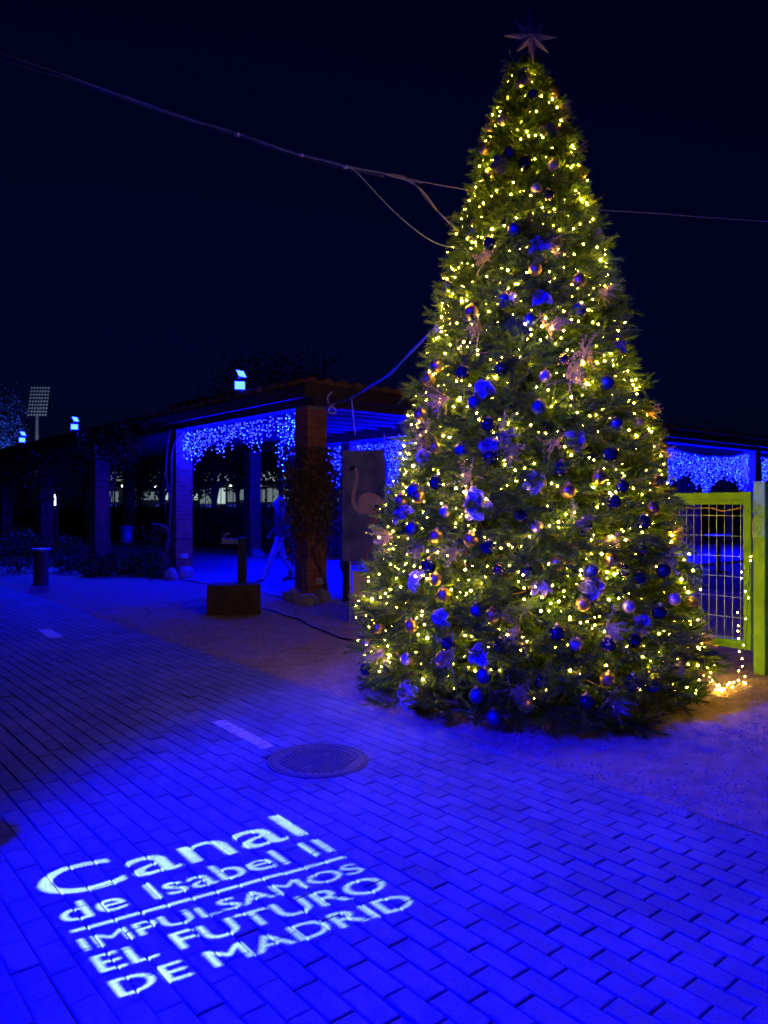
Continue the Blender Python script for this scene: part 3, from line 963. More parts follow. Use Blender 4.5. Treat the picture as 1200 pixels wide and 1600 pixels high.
def ppart(name, x0, x1, y0, y1, z0, z1, m1, c=0.006):
    b_ = MB(); b_.bbox(x0, x1, y0, y1, z0, z1, c); return b_.build(name, m1, perg)
LA = 33.0; LW = 24.0
ppart('beam', -0.14, 0.14, -0.32, LA, 3.29, 3.5, 'timber')
ppart('beam', 4.66, 4.94, 0.145, LA, 3.29, 3.5, 'timber')
ppart('beam', 0.145, LW, -0.14, 0.14, 3.291, 3.5, 'timber')
ppart('beam', 4.945, LW, 4.66, 4.94, 3.291, 3.5, 'timber')
ppart('fascia_board', -0.36, -0.325, -0.36, LA, 3.40, 3.62, 'timber')
ppart('fascia_board', -0.324, LW, -0.36, -0.325, 3.40, 3.62, 'timber')
for k in range(48):
    y = 0.45 + k * 0.68
    if y < LA:
        ppart('rafter', -0.30, 5.05, y - 0.045, y + 0.045, 3.502, 3.60, 'timber')
for k in range(27):
    x = 5.4 + k * 0.68
    if x < LW:
        ppart('rafter', x - 0.045, x + 0.045, -0.30, 5.05, 3.502, 3.60, 'timber')
for k in range(17):                               # boards of the ceiling over the corner bay
    ppart('ceiling_board', -0.30 + k * 0.315, -0.30 + k * 0.315 + 0.305, -0.30, LA, 3.604, 3.628, 'ceiling', 0.003)
for k in range(17):
    ppart('ceiling_board', 5.07, LW, -0.30 + k * 0.315, -0.30 + k * 0.315 + 0.305, 3.604, 3.628, 'ceiling', 0.003)
# barrel tiles, one long row of covers along each roof
tb_ = MB()
ns = 8
for e in range(2):
    y = 0.0 if e == 0 else 5.5
    z = 0.0 if e == 0 else 0.10
    for r in (0.105, 0.088):
        for k in range(ns + 1):
            t = PI * k / ns
            tb_.v.append((r * math.cos(t), y, z + r * math.sin(t)))
N1 = ns + 1
for k in range(ns):
    tb_.f += [(k, k + 1, 2 * N1 + k + 1, 2 * N1 + k), (N1 + k + 1, N1 + k, 3 * N1 + k, 3 * N1 + k + 1), (k + 1, k, N1 + k, N1 + k + 1)]
    tb_.mi += [0, 0, 0]
TILE = tb_.mesh('roof_tile', 'tile', True)
for k in range(76):
    x = -0.25 + k * 0.32
    o = obj('roof_tile', TILE, perg, (x, -0.44, 3.632))
    o.rotation_euler = (random.gauss(0, 0.004), 0, random.gauss(0, 0.004))
for k in range(84):
    o = obj('roof_tile', TILE, perg, (-0.44, 0.15 + k * 0.39, 3.632), -PI / 2)
    o.scale = (1.22, 1, 0.8)
b_ = MB()
b_.box(-0.32, LW, -0.32, 5.05, 3.630, 3.640); b_.box(-0.32, 5.05, 5.051, LA, 3.630, 3.640)
b_.build('roof_deck', 'far_roof', perg)

# rocks round the pillar feet
def rock(name, loc, s_, label, seed, par=None):
    bm = bmesh.new()
    bmesh.ops.create_icosphere(bm, subdivisions=2, radius=1)
    for v in bm.verts:
        n_ = noise.noise(v.co * 1.4 + Vector((seed * 3.1, 0, 0))) * 0.35 + noise.noise(v.co * 3.5 + Vector((0, seed * 2.7, 0))) * 0.14
        v.co *= 1 + n_
        v.co.x *= s_[0]; v.co.y *= s_[1]; v.co.z = max(v.co.z * s_[2], -s_[2] * 0.35)
    me = bpy.data.meshes.new(name); bm.to_mesh(me); bm.free()
    me.materials.append(MATS['stone'])
    o = obj(name, me, None, (loc[0], loc[1], loc[2] + s_[2] * 0.33))
    return tag(o, label, 'rock', 'rocks at the pillar feet')
for i, (px, py, s_, lab) in enumerate([(458, 938, (0.17, 0.2, 0.16), 'rough rock at the left foot of the vine clad corner pillar'),
                                      (481, 944, (0.2, 0.16, 0.13), 'flat rock in front of the vine clad corner pillar'),
                                      (504, 938, (0.14, 0.17, 0.15), 'rough rock at the right foot of the vine clad corner pillar'),
                                      (268, 906, (0.15, 0.15, 0.21), 'upright rock at the left foot of the blue lit second pillar'),
                                      (290, 904, (0.21, 0.17, 0.21), 'round rock at the right foot of the blue lit second pillar'),
                                      (402, 872, (0.3, 0.25, 0.2), 'rock at the foot of the blue inner pillar')]):
    p = gp(px, py)
    rock('rock', (p.x, p.y, 0), s_, lab, i + 1)
# small plates on the pillars
def plate(p, label, dirx):
    t = thing('notice_plate', label, 'plate', p)
    b_ = MB(); b_.bbox(-0.085, 0.085, -0.006, 0.0, -0.05, 0.05, 0.002); b_.build('plate', 'plate', t)
    b_ = MB()
    for (x0, x1, z0, z1) in [(-0.06, -0.045, -0.03, 0.03), (-0.044, -0.025, 0.015, 0.03), (-0.044, -0.025, -0.03, -0.015), (0.0, 0.06, 0.012, 0.022), (0.0, 0.05, -0.012, -0.002)]:
        b_.box(x0, x1, -0.008, -0.0062, z0, z1)
    b_.build('print', 'print_black', t)
    return t
plate((PX + 0.0, PY + 5.2 - 0.212, 0.48), 'small pale notice plate low on the blue lit second pillar', 0)
plate((PX + 0.05, PY - 0.212, 0.32), 'small pale notice plate low on the vine clad corner pillar', 0)

# ------------------------------------------------------------------ icicle lights
def icicles(label, p0, p1, seed, dens, lenf, sag=0.0, hot=0.12):
    r_ = random.Random(seed)
    p0, p1 = Vector(p0), Vector(p1)
    L = (p1 - p0).length
    n = int(L / dens)
    t = thing('icicle_light_curtain', label, 'icicle lights', p0, 0, 'blue icicle light curtains under the pergola')
    d = (p1 - p0)
    nrm = Vector((-d.y, d.x, 0)).normalized()
    wire = MB(); blb = MB(); cyn = MB()
    top = []
    for i in range(n + 1):
        u = i / n
        z = -sag * 4 * u * (1 - u) + r_.gauss(0, 0.006)
        q = d * u + Vector((0, 0, z))
        top.append(q)
        h = lenf(u) * r_.uniform(0.55, 1.1)
        x, y = r_.gauss(0, 0.01), 0
        pts = [q]
        zz_ = 0
        while zz_ < h:
            zz_ += r_.uniform(0.055, 0.10)
            x += r_.gauss(0, 0.012)
            pts.append(q + d.normalized() * x + nrm * r_.gauss(0, 0.02) + Vector((0, 0, -zz_)))
            bp = pts[-1] + d.normalized() * r_.gauss(0, 0.035) + nrm * r_.gauss(0, 0.03) + Vector((0, 0, r_.gauss(0, 0.02)))
            big = r_.random()
            (cyn if (hot(u) if callable(hot) else hot) > r_.random() else blb).octa(bp, 0.0066 if big > 0.4 else 0.0042)
            if r_.random() < 0.6:
                wire.tube([pts[-1], bp], 0.0022, 3, cap=False)
        wire.tube(pts, 0.0022, 3, cap=False)
    wire.tube(top, 0.005, 4)
    wire.build('wires', 'cable_blue', t)
    tag(blb.build('blue_bulbs', 'bulb_blue', t), kind='stuff')
    if cyn.v: tag(cyn.build('cyan_bulbs', 'bulb_cyan', t), kind='stuff')
    return t
icicles('blue icicle lights between the two front brick pillars', (PX, PY + 0.25, 3.27), (PX, PY + 4.95, 3.27), 3, 0.045,
        lambda u: 0.95 if u < 0.17 else (0.42 + 0.16 * math.sin(u * 23) + 0.25 * max(0, (u - 0.55) / 0.45)), 0.0, lambda u: 0.35 if u < 0.17 or u > 0.9 else 0.04)
icicles('blue icicle lights along the rear beam behind the flamingo board', (PX + 4.8, PY + 0.3, 3.27), (PX + 4.8, PY + 7.5, 3.27), 4, 0.038,
        lambda u: 0.8 + 0.4 * abs(math.sin(u * 9)), 0.05, 0.10)
icicles('dense blue icicle lights behind the green gate', (PX + 11.1, PY, 3.25), (PX + 16.2, PY, 3.25), 5, 0.042,
        lambda u: 0.85 + 0.25 * math.sin(u * 14 + 1), 0.22, 0.10)
icicles('blue icicle lights at the right edge, right of the last pillar', (PX + 16.8, PY, 3.2), (PX + 19.5, PY, 3.2), 6, 0.04,
        lambda u: 0.9, 0.1, 0.12)

# ------------------------------------------------------------------ floodlights on the roof
def floodlight(px, label, power, aim, x=PX - 0.28):
    y = on_x(px, x)
    t = thing('floodlight', label, 'floodlight', (x, y, 3.80), 0, 'twin blue floodlights on the pergola roof')
    b_ = MB(); b_.tube([(0, 0, -0.18), (0, 0, 0.28)], 0.018, 8); b_.build('bracket', 'dark_metal', t)
    hd = math.atan2(0 - y, 0 - x)            # faces the road, towards the viewer
    for i, (z, tilt) in enumerate(((0.06, 0.05), (0.26, 0.55))):
        h = MB(); h.bbox(-0.045, 0.0, -0.105, 0.105, -0.085, 0.085, 0.008)
        ho = h.build('housing', 'dark_metal', t, loc=(-0.03, 0, z))
        f_ = MB(); f_.bbox(-0.092, 0.092, -0.072, 0.072, 0, 0.004, 0.001)
        fo = f_.build('lamp_face', 'flood_face', ho)
        fo.rotation_euler = (0, -PI / 2, 0)
        fo.rotation_euler = (PI / 2, 0, -PI / 2); fo.location = (-0.046, 0, 0)
        ho.rotation_euler = (0, tilt, hd + PI + (0.0, 0.75)[i])
    ld = bpy.data.lights.new('flood_beam', 'SPOT')
    ld.energy = power; ld.color = (0.004, 0.012, 1.0); ld.spot_size = math.radians(95); ld.spot_blend = 0.8; ld.shadow_soft_size = 0.08
    lo = obj('flood_beam', ld, t, (-0.7, -0.2, 0.10))
    lo.rotation_euler = (Vector(aim) - Vector((x - 0.7, y - 0.2, 3.9))).to_track_quat('-Z', 'Y').to_euler()
floodlight(377, 'nearest twin blue floodlight on the roof above the icicle lights', 130, (3.6, 12.0, 0))
floodlight(118, 'second twin blue floodlight on the roof, right of the stadium mast', 3300, (2.8, 16.2, 0))
floodlight(36, 'farthest twin blue floodlight on the roof, left of the stadium mast', 1300, (3.5, 23, 0))

# blue floodlight and text projector on a post beside the photographer
LP = cw(-4.5, -0.3)
lp = thing('lamp_post', 'post with a twin blue floodlight and a logo projector behind the viewer', 'lamp post', (LP.x, LP.y, 0))
b_ = MB(); b_.tube([(0, 0, -0.05), (0, 0, 2.0), (0, 0, 4.3)], [0.06, 0.05, 0.045], 10); b_.build('pole', 'dark_metal', lp)
b_ = MB(); b_.lathe([(0.14, 0), (0.14, 0.02), (0.07, 0.05)], 16); b_.build('base', 'dark_metal', lp)
def beam(name, kind, energy, size, blend, pos, aim, col, rad_):
    ld = bpy.data.lights.new(name, 'SPOT')
    ld.energy = energy; ld.color = col; ld.spot_size = math.radians(size); ld.spot_blend = blend; ld.shadow_soft_size = rad_
    lo = obj(name, ld, lp, Vector(pos) - lp.location)
    lo.rotation_euler = (Vector(aim) - Vector(pos)).to_track_quat('-Z', 'Y').to_euler()
    return lo
aimA = cw(3.2, 4.5, 0); posA = Vector((LP.x, LP.y, 4.1)) + cw(0.3, 0.25)
aimB = cw(1.0, 6.0, 1.3); posB = Vector((LP.x, LP.y, 4.3)) + cw(0.3, 0.25)
beam('flood_beam', 'SPOT', 12800, 64, 0.5, posA, aimA, (0.0012, 0.0, 1.0), 0.06)
beam('flood_beam', 'SPOT', 430, 76, 0.95, posB, aimB, (0.004, 0.001, 1.0), 0.06)
for pos, aim in ((posA, aimA), (posB, aimB)):
    d = (aim - pos).normalized()
    h = MB(); h.bbox(-0.105, 0.105, -0.085, 0.085, 0.0, 0.05, 0.006)
    o = h.build('housing', 'dark_metal', lp, loc=pos - lp.location - d * 0.09)
    o.rotation_euler = d.to_track_quat('-Z', 'Y').to_euler()
# --- the projector: a lamp behind a stencil of the five lines, cut so that the oblique throw lands square on the paving
GSRC = [(0, 0), (1, 0), (0, 1), (1, 1)]
GDST = [gp(*p).xy for p in [(76, 1408), (481, 1303), (187, 1558), (655, 1413)]]
A = []
for (u, v), q in zip(GSRC, GDST):
    A.append([u, v, 1, 0, 0, 0, -q.x * u, -q.x * v, -q.x]); A.append([0, 0, 0, u, v, 1, -q.y * u, -q.y * v, -q.y])
HM = np.linalg.svd(np.array(A, float))[2][-1].reshape(3, 3)
def txt_ground(u, v):
    q = HM @ np.array([u, v, 1.0]); return Vector((q[0] / q[2], q[1] / q[2], 0))
PP = Vector((LP.x, LP.y, 3.75)) + cw(0.35, 0.3)
TCEN = txt_ground(0.5, 0.35)
PD = (TCEN - PP).normalized()
PQ = PD.to_track_quat('-Z', 'Y')
GD = 0.16
def to_gobo(g_):
    r_ = PQ.inverted() @ (g_ - PP)
    return (r_.x / -r_.z * GD, r_.y / -r_.z * GD)
def line_outlines(txt, bold):
    cu = bpy.data.curves.new('t', 'FONT'); cu.body = txt; cu.size = 1.0; cu.offset = bold; cu.resolution_u = 5
    o = bpy.data.objects.new('t', cu); COL.objects.link(o)
    bpy.context.view_layer.objects.active = o; o.select_set(True)
    bpy.ops.object.convert(target='CURVE')
    o = bpy.context.view_layer.objects.active
    outs = []
    for sp_ in o.data.splines:
        pts_ = []
        if sp_.type == 'BEZIER':
            bp = sp_.bezier_points
            for i in range(len(bp)):
                p0_, p1_ = bp[i], bp[(i + 1) % len(bp)]
                for k in range(5):
                    t_ = k / 5; m1 = 1 - t_
                    pts_.append(m1 ** 3 * p0_.co + 3 * m1 * m1 * t_ * p0_.handle_right + 3 * m1 * t_ * t_ * p1_.handle_left + t_ ** 3 * p1_.co)
        else:
            pts_ = [Vector(p.co[:3]) for p in sp_.points]
        outs.append([(p.x, p.y) for p in pts_])
    d_ = o.data
    bpy.data.objects.remove(o); bpy.data.curves.remove(d_)
    return outs
LINES = [('Canal', 0.0, -0.344, 0.068), ('de Isabel II', 0.272, 0.082, 0.052), ('IMPULSAMOS', 0.568, 0.452, 0.060), ('EL FUTURO', 0.782, 0.632, 0.060), ('DE MADRID', 1.0, 0.862, 0.060)]
capo = line_outlines('I', 0.0); CAPH = max(p[1] for p in capo[0])
polys = []
for txt, vb, vt, bold in LINES:
    outs = line_outlines(txt, bold)
    xs = [p[0] for o_ in outs for p in o_]
    x0, x1 = min(xs), max(xs)
    for o_ in outs:
        Pq = []
        for (x, y) in o_:
            u = (x - x0) / (x1 - x0); v = vb + (vt - vb) * (y / CAPH)
            Pq.append(to_gobo(txt_ground(u, v)))
        polys.append(Pq)
rect = [(0.0, 0.352), (1.0, 0.352), (1.0, 0.378), (0.0, 0.378)]
polys.append([to_gobo(txt_ground(u + (w_ - 0) * 0, v)) for (u, v) in rect for w_ in (0,)])
hb = 0.075
polys.append([(-hb, -hb), (hb, -hb), (hb, hb), (-hb, hb)])
SCG = 100.0
cu = bpy.data.curves.new('stencil', 'CURVE'); cu.dimensions = '2D'; cu.fill_mode = 'BOTH'
for Pq in polys:
    s_ = cu.splines.new('POLY'); s_.points.add(len(Pq) - 1)
    for i, (x, y) in enumerate(Pq): s_.points[i].co = (x * SCG, y * SCG, 0, 1)
    s_.use_cyclic_u = True
to = bpy.data.objects.new('stencil', cu); COL.objects.link(to)
dg = bpy.context.evaluated_depsgraph_get(); dg.update()
me = bpy.data.meshes.new_from_object(to.evaluated_get(dg)); me.name = 'stencil'
bpy.data.objects.remove(to); bpy.data.curves.remove(cu)
me.materials.clear(); me.materials.append(MATS['dark_metal'])
proj = thing('logo_projector', 'projector that throws the white lettering on to the paving', 'projector', PP)
proj.rotation_mode = 'QUATERNION'; proj.rotation_quaternion = PQ
so = obj('stencil', me, proj, (0, 0, -GD)); so.scale = (1 / SCG,) * 3
b_ = MB()
hw_ = 0.08
for (x0, x1, y0, y1) in [(-hw_, -hw_ + 0.006, -hw_, hw_), (hw_ - 0.006, hw_, -hw_, hw_), (-hw_ + 0.006, hw_ - 0.006, -hw_, -hw_ + 0.006), (-hw_ + 0.006, hw_ - 0.006, hw_ - 0.006, hw_)]:
    b_.box(x0, x1, y0, y1, -GD - 0.05, 0.12)
b_.box(-hw_ + 0.006, hw_ - 0.006, -hw_ + 0.006, hw_ - 0.006, 0.11, 0.12)
b_.build('housing', 'dark_metal', proj)
ld = bpy.data.lights.new('projector_lamp', 'SPOT'); ld.energy = 11500; ld.color = (0.56, 0.95, 1.0); ld.spot_size = math.radians(45); ld.spot_blend = 0.1; ld.shadow_soft_size = 0.0002
obj('projector_lamp', ld, proj, (0, 0, 0))

# ================================================================== STREET THINGS
def bollard(loc, label):
    t = thing('bollard', label, 'bollard', loc, 0, 'squat round bollards along the road')
    b_ = MB(); b_.lathe([(0.155, 0), (0.16, 0.02), (0.14, 0.04), (0.135, 0.58), (0.15, 0.60), (0.15, 0.68)], 20); b_.build('body', 'corten', t, True)
    b_ = MB(); b_.lathe([(0.14, 0.68), (0.14, 0.705)], 20); b_.build('collar', 'steel', t, True)
    b_ = MB(); b_.lathe([(0.18, 0.706), (0.185, 0.72), (0.18, 0.735), (0.02, 0.745)], 20); b_.build('cap', 'steel', t, True)
p = gp(64, 914); bollard((p.x, p.y, 0), 'squat bollard with a flat cap at the far left road edge')
p = cw(-2.39, 2.97); bollard((p.x, p.y, 0), 'added bollard out of view at the left, casting a shadow on the paving')  # added out of view, only for the shadow it throws on the paving

# litter bin on a post, blue lit, far left bay
p = gp(197, 868)
t = thing('litter_bin', 'small blue lit bin on a post behind the far left pillars', 'bin', (p.x, p.y, 0))
b_ = MB(); b_.tube([(0, 0, 0), (0, 0, 0.4)], 0.04, 8); b_.build('post', 'dark_metal', t)
b_ = MB(); b_.lathe([(0.15, 0.4), (0.18, 0.42), (0.2, 0.85)], 16); b_.build('drum', 'galv', t, True)
b_ = MB(); b_.lathe([(0.26, 0.86), (0.26, 0.90), (0.1, 0.98)], 16); b_.build('lid', 'galv', t, True)

# block with the post and its side shelf
p0 = gp(360, 962); p0.z = 0
blk = thing('stone_block', 'low dark squared block on the gravel with a post on it', 'block', p0 + Vector((0.18, 0.2, 0)), -YAW + 0.12)
b_ = MB()
nseg = 10
prof = []
for k in range(nseg + 1):                                   # slightly bowed front
    u = k / nseg
    prof.append((-0.39 + 0.78 * u, -0.20 - 0.035 * math.sin(u * PI)))
outl = prof + [(0.37, 0.22), (-0.37, 0.22)]
for z, s_ in ((0, 1.0), (0.40, 0.985), (0.415, 0.965), (0.44, 0.97)):
    b_.v += [(x * s_, y * s_, z + (0.012 * x)) for x, y in outl]
NO = len(outl)
for r in range(3):
    for i in range(NO):
        j = (i + 1) % NO
        b_.f.append((r * NO + i, r * NO + j, (r + 1) * NO + j, (r + 1) * NO + i)); b_.mi.append(0)
b_.f.append(tuple(3 * NO + i for i in range(NO))); b_.mi.append(0)
b_.build('body', 'corten', blk)
dp = thing('drinking_fountain', 'slim dark post with a side basin standing on the low block', 'fountain', blk.location + Vector((0.14, 0.03, 0.44)), -YAW)
b_ = MB(); b_.bbox(-0.062, 0.062, -0.05, 0.05, 0.0, 0.68, 0.006); b_.build('post', 'dark_metal', dp)
b_ = MB(); b_.bbox(-0.31, -0.064, -0.06, 0.06, 0.585, 0.665, 0.012); b_.build('basin', 'steel', dp)
b_ = MB(); b_.tube(smooth_path([(-0.25, 0, 0.66), (-0.25, 0, 0.73), (-0.21, 0, 0.75), (-0.19, 0, 0.72)], 5), 0.013, 7); b_.tube([(-0.285, 0, 0.72), (-0.225, 0, 0.72)], 0.014, 6); b_.build('tap', 'steel', dp)

# flamingo board
pc = at(568, 790, 12.5)
bd = thing('flamingo_board', 'tall printed board with a pink flamingo beside the corner pillar', 'board', (pc.x, pc.y, 0), -YAW - 0.28)
BW_, BZ0, BZ1 = 0.37, 1.6 + (790 - 877) / FPX * 12.5, 1.6 + (790 - 703) / FPX * 12.5
b_ = MB(); b_.bbox(-BW_, BW_, -0.02, 0.02, BZ0, BZ1, 0.004); b_.build('panel', 'print_ground', bd)
for x in (-BW_ + 0.05, BW_ - 0.05):
    b_ = MB(); b_.bbox(x - 0.055, x + 0.055, 0.021, 0.11, -0.02, BZ1 - 0.15, 0.005); b_.build('post', 'dark_metal', bd)
b_ = MB(); b_.tube([(BW_ + 0.006, -0.01, BZ0), (BW_ + 0.006, -0.01, BZ1)], 0.006, 5); b_.build('edge_trim', 'steel', bd)
def bu(px): return (px - 568) / FPX * 12.5
def bz(py): return 1.6 + (790 - py) / FPX * 12.5
def flat(name, outline, m1, d=-0.0225):
    b2 = MB(); n_ = len(outline)
    b2.v = [(x, d, z) for x, z in outline] + [(x, -0.0202, z) for x, z in outline]
    b2.f = [tuple(range(n_))] + [(i, i + n_, (i + 1) % n_ + n_, (i + 1) % n_) for i in range(n_)]
    b2.mi = [0] * len(b2.f)
    return b2.build(name, m1, bd)
body = []
for k in range(28):
    t_ = 2 * PI * k / 28
    rx, rz = 21, 18.5
    x = 581 + rx * math.cos(t_) * (1 + 0.12 * math.sin(t_)); y = 789 - rz * math.sin(t_) + 3 * math.cos(t_)
    body.append((min(bu(x), BW_ - 0.01), bz(y)))
flat('flamingo_body_print', body, 'print_pink')
neck = smooth_path([(bu(x), 0, bz(y)) for x, y in [(552, 731), (556, 733), (558, 741), (556, 757), (552, 773), (553, 787), (558, 795), (566, 799), (574, 797)]], 5)
ws = [2.2 + 2.6 * (i / len(neck)) ** 2 for i in range(len(neck))]
L_, R_ = [], []
for i, q in enumerate(neck):
    d = (neck[min(i + 1, len(neck) - 1)] - neck[max(i - 1, 0)]).normalized()
    nn_ = Vector((-d.z, 0, d.x)) * ws[i] / FPX * 12.5
    L_.append((q.x + nn_.x, q.z + nn_.z)); R_.append((q.x - nn_.x, q.z - nn_.z))
b2 = MB()
for i in range(len(neck)):
    b2.v += [(L_[i][0], -0.0228, L_[i][1]), (R_[i][0], -0.0228, R_[i][1])]
for i in range(len(neck) - 1):
    b2.f.append((2 * i, 2 * i + 1, 2 * i + 3, 2 * i + 2)); b2.mi.append(0)
b2.build('flamingo_neck_print', 'print_pink', bd)
flat('flamingo_beak_print', [(bu(x), bz(y)) for x, y in [(556, 729), (550, 727), (546, 731), (544.5, 739), (548, 735), (553, 735)]], 'print_black', -0.0232)
flat('flamingo_tail_print', [(bu(x), bz(y)) for x, y in [(586, 789), (596, 787), (601, 790), (599, 795), (588, 794)]], 'print_black', -0.0232)
for pth in ([(588, 805), (586, 830), (589, 848), (574, 864), (573.5, 877)], [(583, 804), (581, 815), (592, 830), (598, 838), (590, 848)]):
    b2 = MB()
    for i in range(len(pth) - 1):
        a, c = Vector((bu(pth[i][0]), 0, bz(pth[i][1]))), Vector((bu(pth[i + 1][0]), 0, bz(pth[i + 1][1])))
        d = (c - a).normalized(); nn_ = Vector((-d.z, 0, d.x)) * 0.018
        b2.add([(q.x, -0.0226 - 0.0001 * i, q.z) for q in (a - nn_, a + nn_, c + nn_, c - nn_)], [(0, 1, 2, 3)])
    b2.build('flamingo_leg_print', 'print_leg', bd)

# grey panel on a thin stand in front of it
ps = gp(547, 975)
st = thing('panel_stand', 'plain grey panel on a thin metal stand below the flamingo board', 'stand', ps, -YAW)
s10 = ps.x * SN + ps.y * CS
def sx(px): return (px - 547) / FPX * s10
def sz_(py): return 1.6 + (790 - py) / FPX * s10
b_ = MB(); b_.tube([(0, 0, 0.0), (0, 0, sz_(878))], 0.012, 8); b_.build('pole', 'steel', st)
b_ = MB(); b_.tube([(-0.12, -0.05, 0.012), (0.12, 0.05, 0.012)], 0.011, 6); b_.tube([(0.1, -0.09, 0.013), (-0.1, 0.09, 0.013)], 0.011, 6); b_.tube([(0, 0, 0.25), (0.12, 0.05, 0.015)], 0.008, 6); b_.build('foot', 'steel', st)
out = [(sx(551), sz_(893)), (sx(606), sz_(897))]
for k in range(7):
    t_ = k / 6 * PI / 2
    out.append((sx(606), sz_(955)) if k == 0 else (sx(606) - 0.12 * math.sin(t_) * 0.6, sz_(955) - 0.09 * math.sin(t_)))
for k in range(7):
    t_ = k / 6 * PI / 2
    out.append((sx(551) + 0.1 * (1 - math.sin(t_)), sz_(963) + 0.16 * (1 - math.cos(t_))))
b_ = MB(); n_ = len(out)
b_.v = [(x, 0.012, z) for x, z in out] + [(x, 0.03, z) for x, z in out]
b_.f = [tuple(range(n_)), tuple(reversed(range(n_, 2 * n_)))] + [(i, i + n_, (i + 1) % n_ + n_, (i + 1) % n_) for i in range(n_)]
b_.mi = [0] * len(b_.f)
b_.build('panel', 'panel_grey', st)
b_ = MB(); b_.tube([(sx(548), 0.02, sz_(892)), (sx(607), 0.02, sz_(896))], 0.009, 6); b_.build('top_bar', 'steel', st)
b_ = MB(); b_.bbox(sx(543), sx(547), -0.02, 0.02, sz_(922), sz_(913), 0.003); b_.build('clamp', 'corten', st)

# lattice mast of thin tubes right of the board
p0 = at(612, 790, 13.2)
t = thing('lattice_mast', 'thin aluminium lattice mast between flamingo board and tree', 'mast', (p0.x, p0.y, 0), -YAW)
for x in (-0.13, 0.13):
    b_ = MB(); b_.tube([(x, 0, 0), (x, 0, 2.85)], 0.016, 6); b_.build('upright', 'galv', t)
for k in range(6):
    b_ = MB(); b_.tube([(-0.13 * (-1) ** k, 0, 0.2 + 0.43 * k), (0.13 * (-1) ** k, 0, 0.2 + 0.43 * (k + 1))], 0.009, 5); b_.build('brace', 'galv', t)

